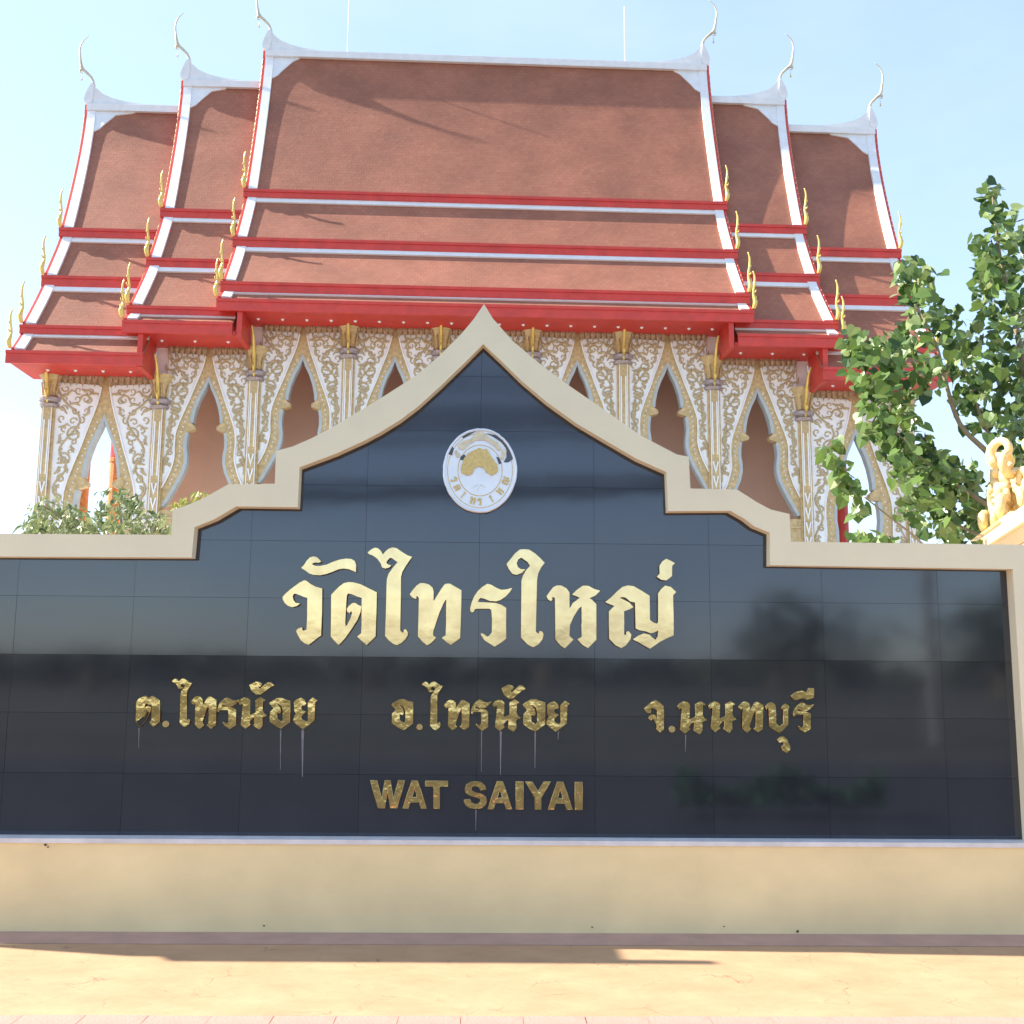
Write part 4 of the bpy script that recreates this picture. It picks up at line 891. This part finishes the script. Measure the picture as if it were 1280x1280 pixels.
plant('small_bush', 'tiny yellow green shoot showing above the frame beside the left step', 'bush', bc, [(238,625,14,6,dC,.1),(250,618,8,5,dC,.1),(222,634,8,10,dC,.1)], [([bc, at(236,760,dC), at(238,640,dC), at(242,622,dC)], .012, .004)], .07, 12,
      leaf_mat('yellow_shoot', [(.22, .26, .06), (.42, .40, .10)]), False, .12, 60, 'foliage')

# ================================================================== GATE PILLAR with cornice (right), added shadow caster off to the left
gate_m = mat('gate_cream', (.72, .56, .34), .6, var=.08, nscale=2)
pc = Vector((5.09, 8.31, 0)); py_ = R(-14.4)
gp = thing('gate_pillar', 'cream gate pillar with stepped cornice and scroll ornament at the right edge', 'gate pillar', tuple(pc), py_)
def sq(mb, r, z0, z1, r2=None):
    r2 = r if r2 is None else r2
    mb.add([(-r,-r,z0),(r,-r,z0),(r,r,z0),(-r,r,z0),(-r2,-r2,z1),(r2,-r2,z1),(r2,r2,z1),(-r2,r2,z1)], [(0,3,2,1),(4,5,6,7),(0,1,5,4),(1,2,6,5),(2,3,7,6),(3,0,4,7)])
mb = MB(); sq(mb, .78, -.05, 2.4); sq(mb, .86, -.05, .5); mb.obj('shaft', gate_m, gp)
zt = 2.90
mb = MB(); sq(mb, .84, zt-.60, zt-.47); sq(mb, .84, zt-.468, zt-.24, 1.0); sq(mb, 1.03, zt-.238, zt-.20); sq(mb, 1.05, zt-.198, zt-.12, 1.11); sq(mb, 1.15, zt-.118, zt); mb.obj('cornice', gate_m, gp)
orn = MB()
rr = random.Random(4)
def curl(mb, c, r, s, yaw, th, turns=1.3, a0=0.0):
    P = []
    for i in range(15):
        t = i/14; a = a0+s*2*math.pi*turns*t; q = r*(1-.72*t)
        P.append((c[0]+q*math.cos(a)*math.cos(yaw), c[1]+q*math.cos(a)*math.sin(yaw), c[2]+q*math.sin(a)))
    mb.tube(P, [th*(1-.5*i/14) for i in range(15)], 8)
sq(orn, .62, zt, zt+.10, .50); sq(orn, .40, zt+.10, zt+.30, .30)
for k, (x, y, z, r_, sg) in enumerate([(-.52,-.35,.14,.11,1),(-.50,.10,.15,.12,-1),(-.45,-.12,.30,.12,1),(-.36,-.35,.40,.10,-1),(-.35,.15,.42,.10,1),(-.22,-.2,.46,.12,1),(-.52,.40,.13,.10,1),(-.10,-.4,.30,.14,-1),(-.2,.3,.25,.12,1),(0,.1,.5,.14,1),(-.42,-.05,.2,.16,-1),(-.40,-.3,.2,.15,1),(-.38,.25,.22,.15,1)]):
    curl(orn, (x, y, zt+z), r_, sg, R(rr.uniform(50, 110)), .048, 1.2, rr.uniform(0, 6))
orn.tube([(-.1,0,zt+.2),(-.10,0,zt+.45),(-.06,0,zt+.62),(-.14,0,zt+.8)], [.15,.13,.09,.03], 10)
for k in range(30):
    curl(orn, (rr.uniform(-.5,.2), rr.uniform(-.5,.4), zt+rr.uniform(.15,.68)), rr.uniform(.07,.14), rr.choice((-1,1)), R(rr.uniform(40, 140)), .042, 1.15, rr.uniform(0, 6))
orn.v = [(x*1.1-.50, y*1.1+.75, zt+(z-zt)*1.0) for x, y, z in orn.v]
orn.obj('scroll_ornament', mat('ornament_gilt', (.80, .60, .30), .5, metal=.1, var=.25, nscale=7, bump=.5, bscale=14, bdist=.02), gp, True)
# unseen block added further left, outlined to shade the foot of the wall
gl = thing('shadow_caster', 'unseen block added left of the sign wall, shaped to cast the shadow at its foot', 'shadow_caster', (WALL.O.x, WALL.O.y, 0), wyaw)
mb = MB(); mb.box(-6.0, -4.6, .05, .5, -.05, 4.2); mb.obj('shadow_block', gate_m, gl)
mb = MB(); mb.prism([(-6.05,2.2),(-6.45,2.9),(-6.85,3.7),(-6.7,3.72),(-7.4,4.35),(-4.5,4.55),(-4.2,4.3),(-4.35,4.2),(-4.55,4.18),(-4.55,3.9),(-6.0,2.3)], .0, .04); mb.obj('shadow_outline', gate_m, gl)
mb = MB(); mb.box(-14, -6.05, .0, .25, -.05, 2.2); mb.obj('shadow_wall', gate_m, gl)

# ================================================================== WHAT THE POLISHED STONE MIRRORS: the far side of the road
def far_tree(x, y, h, w, seed, label):
    rr = random.Random(seed); root = thing('roadside_tree', label, 'tree', (x, y, -.15), 0, 'trees across the road')
    mb = MB(); mb.tube([(0,0,0),(.1,0,h*.25),(0,.1,h*.5)], [w*.05, w*.04, w*.02], 8); mb.obj('trunk', bark, root)
    mb = MB()
    for _ in range(900):
        a = rr.uniform(0, 6.28); t = rr.random()**.5; ph = rr.uniform(-1, 1)
        k = .8+.25*math.sin(a*3+seed)+.15*math.sin(ph*5+a*2)
        P = Vector((math.cos(a)*t*w/2*k*math.sqrt(1-ph*ph*.8), math.sin(a)*t*w/2*k*math.sqrt(1-ph*ph*.8), h*.60+ph*h*.40*k))
        s = h*.05*rr.uniform(.5, 1.3); n1 = Vector((rr.gauss(0,1), rr.gauss(0,1), rr.gauss(0,1))).normalized(); n2 = n1.orthogonal().normalized(); n3 = n1.cross(n2)
        mb.add([P+n2*s, P+n3*s*.7, P-n2*s, P-n3*s*.7], [(0,1,2,3)])
    mb.obj('crown', far_leaf, root, kind='stuff')
TL = ['tall round tree across the road, mirrored below the right shoulder of the frame', 'tallest roadside tree, mirrored near the right end of the black stone', 'low wide tree straight across the road, mirrored left of the middle',
      'low wide tree mirrored in the left third of the black stone', 'low spreading tree mirrored behind the middle of the lettering', 'broad tree mirrored at the far left of the stone', 'distant broad tree beyond the tallest one on the right',
      'smaller tree between the two tall ones on the right', 'smallest bushy tree across the road on the left', 'wide far tree at the extreme right across the road']
for i, (x, y, h, w) in enumerate([(19,-48,6.6,11),(33,-52,7.4,9),(-8,-70,3.6,14),(-28,-66,3.8,16),(6,-75,4.0,16),(-45,-70,4.6,18),(48,-66,5.0,16),(24,-70,4.2,16),(-16,-60,3.2,10),(62,-60,6,14)]):
    far_tree(x, y, h, w, 20+i, TL[i])
hedge = MB()
rr = random.Random(8)
for _ in range(2600):
    P = Vector((rr.uniform(-110, 120), -92+rr.gauss(0, 2), rr.random()**1.3*3.4-.1)); s = rr.uniform(.4, 1.1); n1 = Vector((rr.gauss(0,1), rr.gauss(0,1), rr.gauss(0,1))).normalized(); n2 = n1.orthogonal().normalized(); n3 = n1.cross(n2)
    hedge.add([P+n2*s, P+n3*s, P-n2*s, P-n3*s], [(0,1,2,3)])
hedge.obj('distant_scrub', far_leaf, None, kind='stuff', label='low dark scrub along the horizon mirrored in the stone', category='scrub')
gr_m = mat('shrub_green', (.03, .13, .05), .6, var=.5, nscale=3)
tr_ = thing('shrub_row', 'low row of dark green shrubs, mirrored at the lower right of the stone', 'shrubs', (3.3, 1.1, -.02))
mb = MB(); mb.tube([(-.9,0,0),(-.85,0,.2),(-.9,.05,.35)], [.015,.012,.006], 6); mb.tube([(.3,0,0),(.35,0,.2),(.3,.05,.4)], [.015,.012,.006], 6); mb.tube([(1.2,0,0),(1.15,0,.2),(1.2,.05,.3)], [.015,.012,.006], 6); mb.obj('stem', bark, tr_)
mb = MB()
for _ in range(1500):
    u_ = rr.uniform(-1.0, 1.6); hh = .18+.30*abs(math.sin(u_*2.3+.6))*(.6+.4*math.sin(u_*5))
    P = Vector((u_, rr.gauss(0, .14), .03+rr.random()*hh)); s_q = .045; n1 = Vector((rr.gauss(0,1), rr.gauss(0,1), rr.gauss(0,1))).normalized(); n2 = n1.orthogonal().normalized(); n3 = n1.cross(n2)
    mb.add([P+n2*s_q, P+n3*s_q, P-n2*s_q, P-n3*s_q], [(0,1,2,3)])
mb.obj('foliage', gr_m, tr_, kind='stuff')
# utility poles with cables along the road
cab = mat('cable_black', (.02, .02, .02), .6); conc = mat('pole_concrete', (.35, .34, .32), .85)
poles = [(-34, -11.2), (11.0, -11.4), (46, -11.6)]
for i, (x, y) in enumerate(poles):
    p = thing('utility_pole', ['concrete utility pole far down the road to the left', 'concrete utility pole mirrored at the right end of the black stone', 'concrete utility pole far down the road to the right'][i], 'utility pole', (x, y, -.15), 0, 'utility poles along the road')
    mb = MB(); mb.lathe([(.16, 0), (.10, 9.6)], 0, 0, 10); mb.obj('shaft', conc, p)
    mb = MB(); mb.box(-.05, .05, -.9, .9, 8.6, 8.72); mb.box(-.04, .04, -.6, .6, 6.9, 7.0); mb.obj('cross_arm', conc, p)
for j, (z, dy) in enumerate([(9.2,-.8),(9.2,0),(9.2,.8),(8.8,-.4),(8.5,.1),(8.25,.25),(8.0,.0),(6.95,.2),(6.8,-.1),(6.65,.1)]):
    mb = MB()
    for (xa, ya), (xb, yb) in zip(poles, poles[1:]):
        P = [(xa+(xb-xa)*t, ya+(yb-ya)*t+dy, z-(1-(2*t-1)**2)*(.35+.06*j)) for t in [k/16 for k in range(17)]]
        mb.tube(P, .025 if j < 3 else .05+.02*(j % 3), 5)
    mb.obj('power_cable', cab, None, label=['top front', 'top middle', 'top rear', 'fourth', 'fifth', 'sixth', 'seventh', 'eighth', 'ninth', 'lowest'][j] + ' black cable on the roadside poles, mirrored in the stone', category='cable', group='cables along the road')
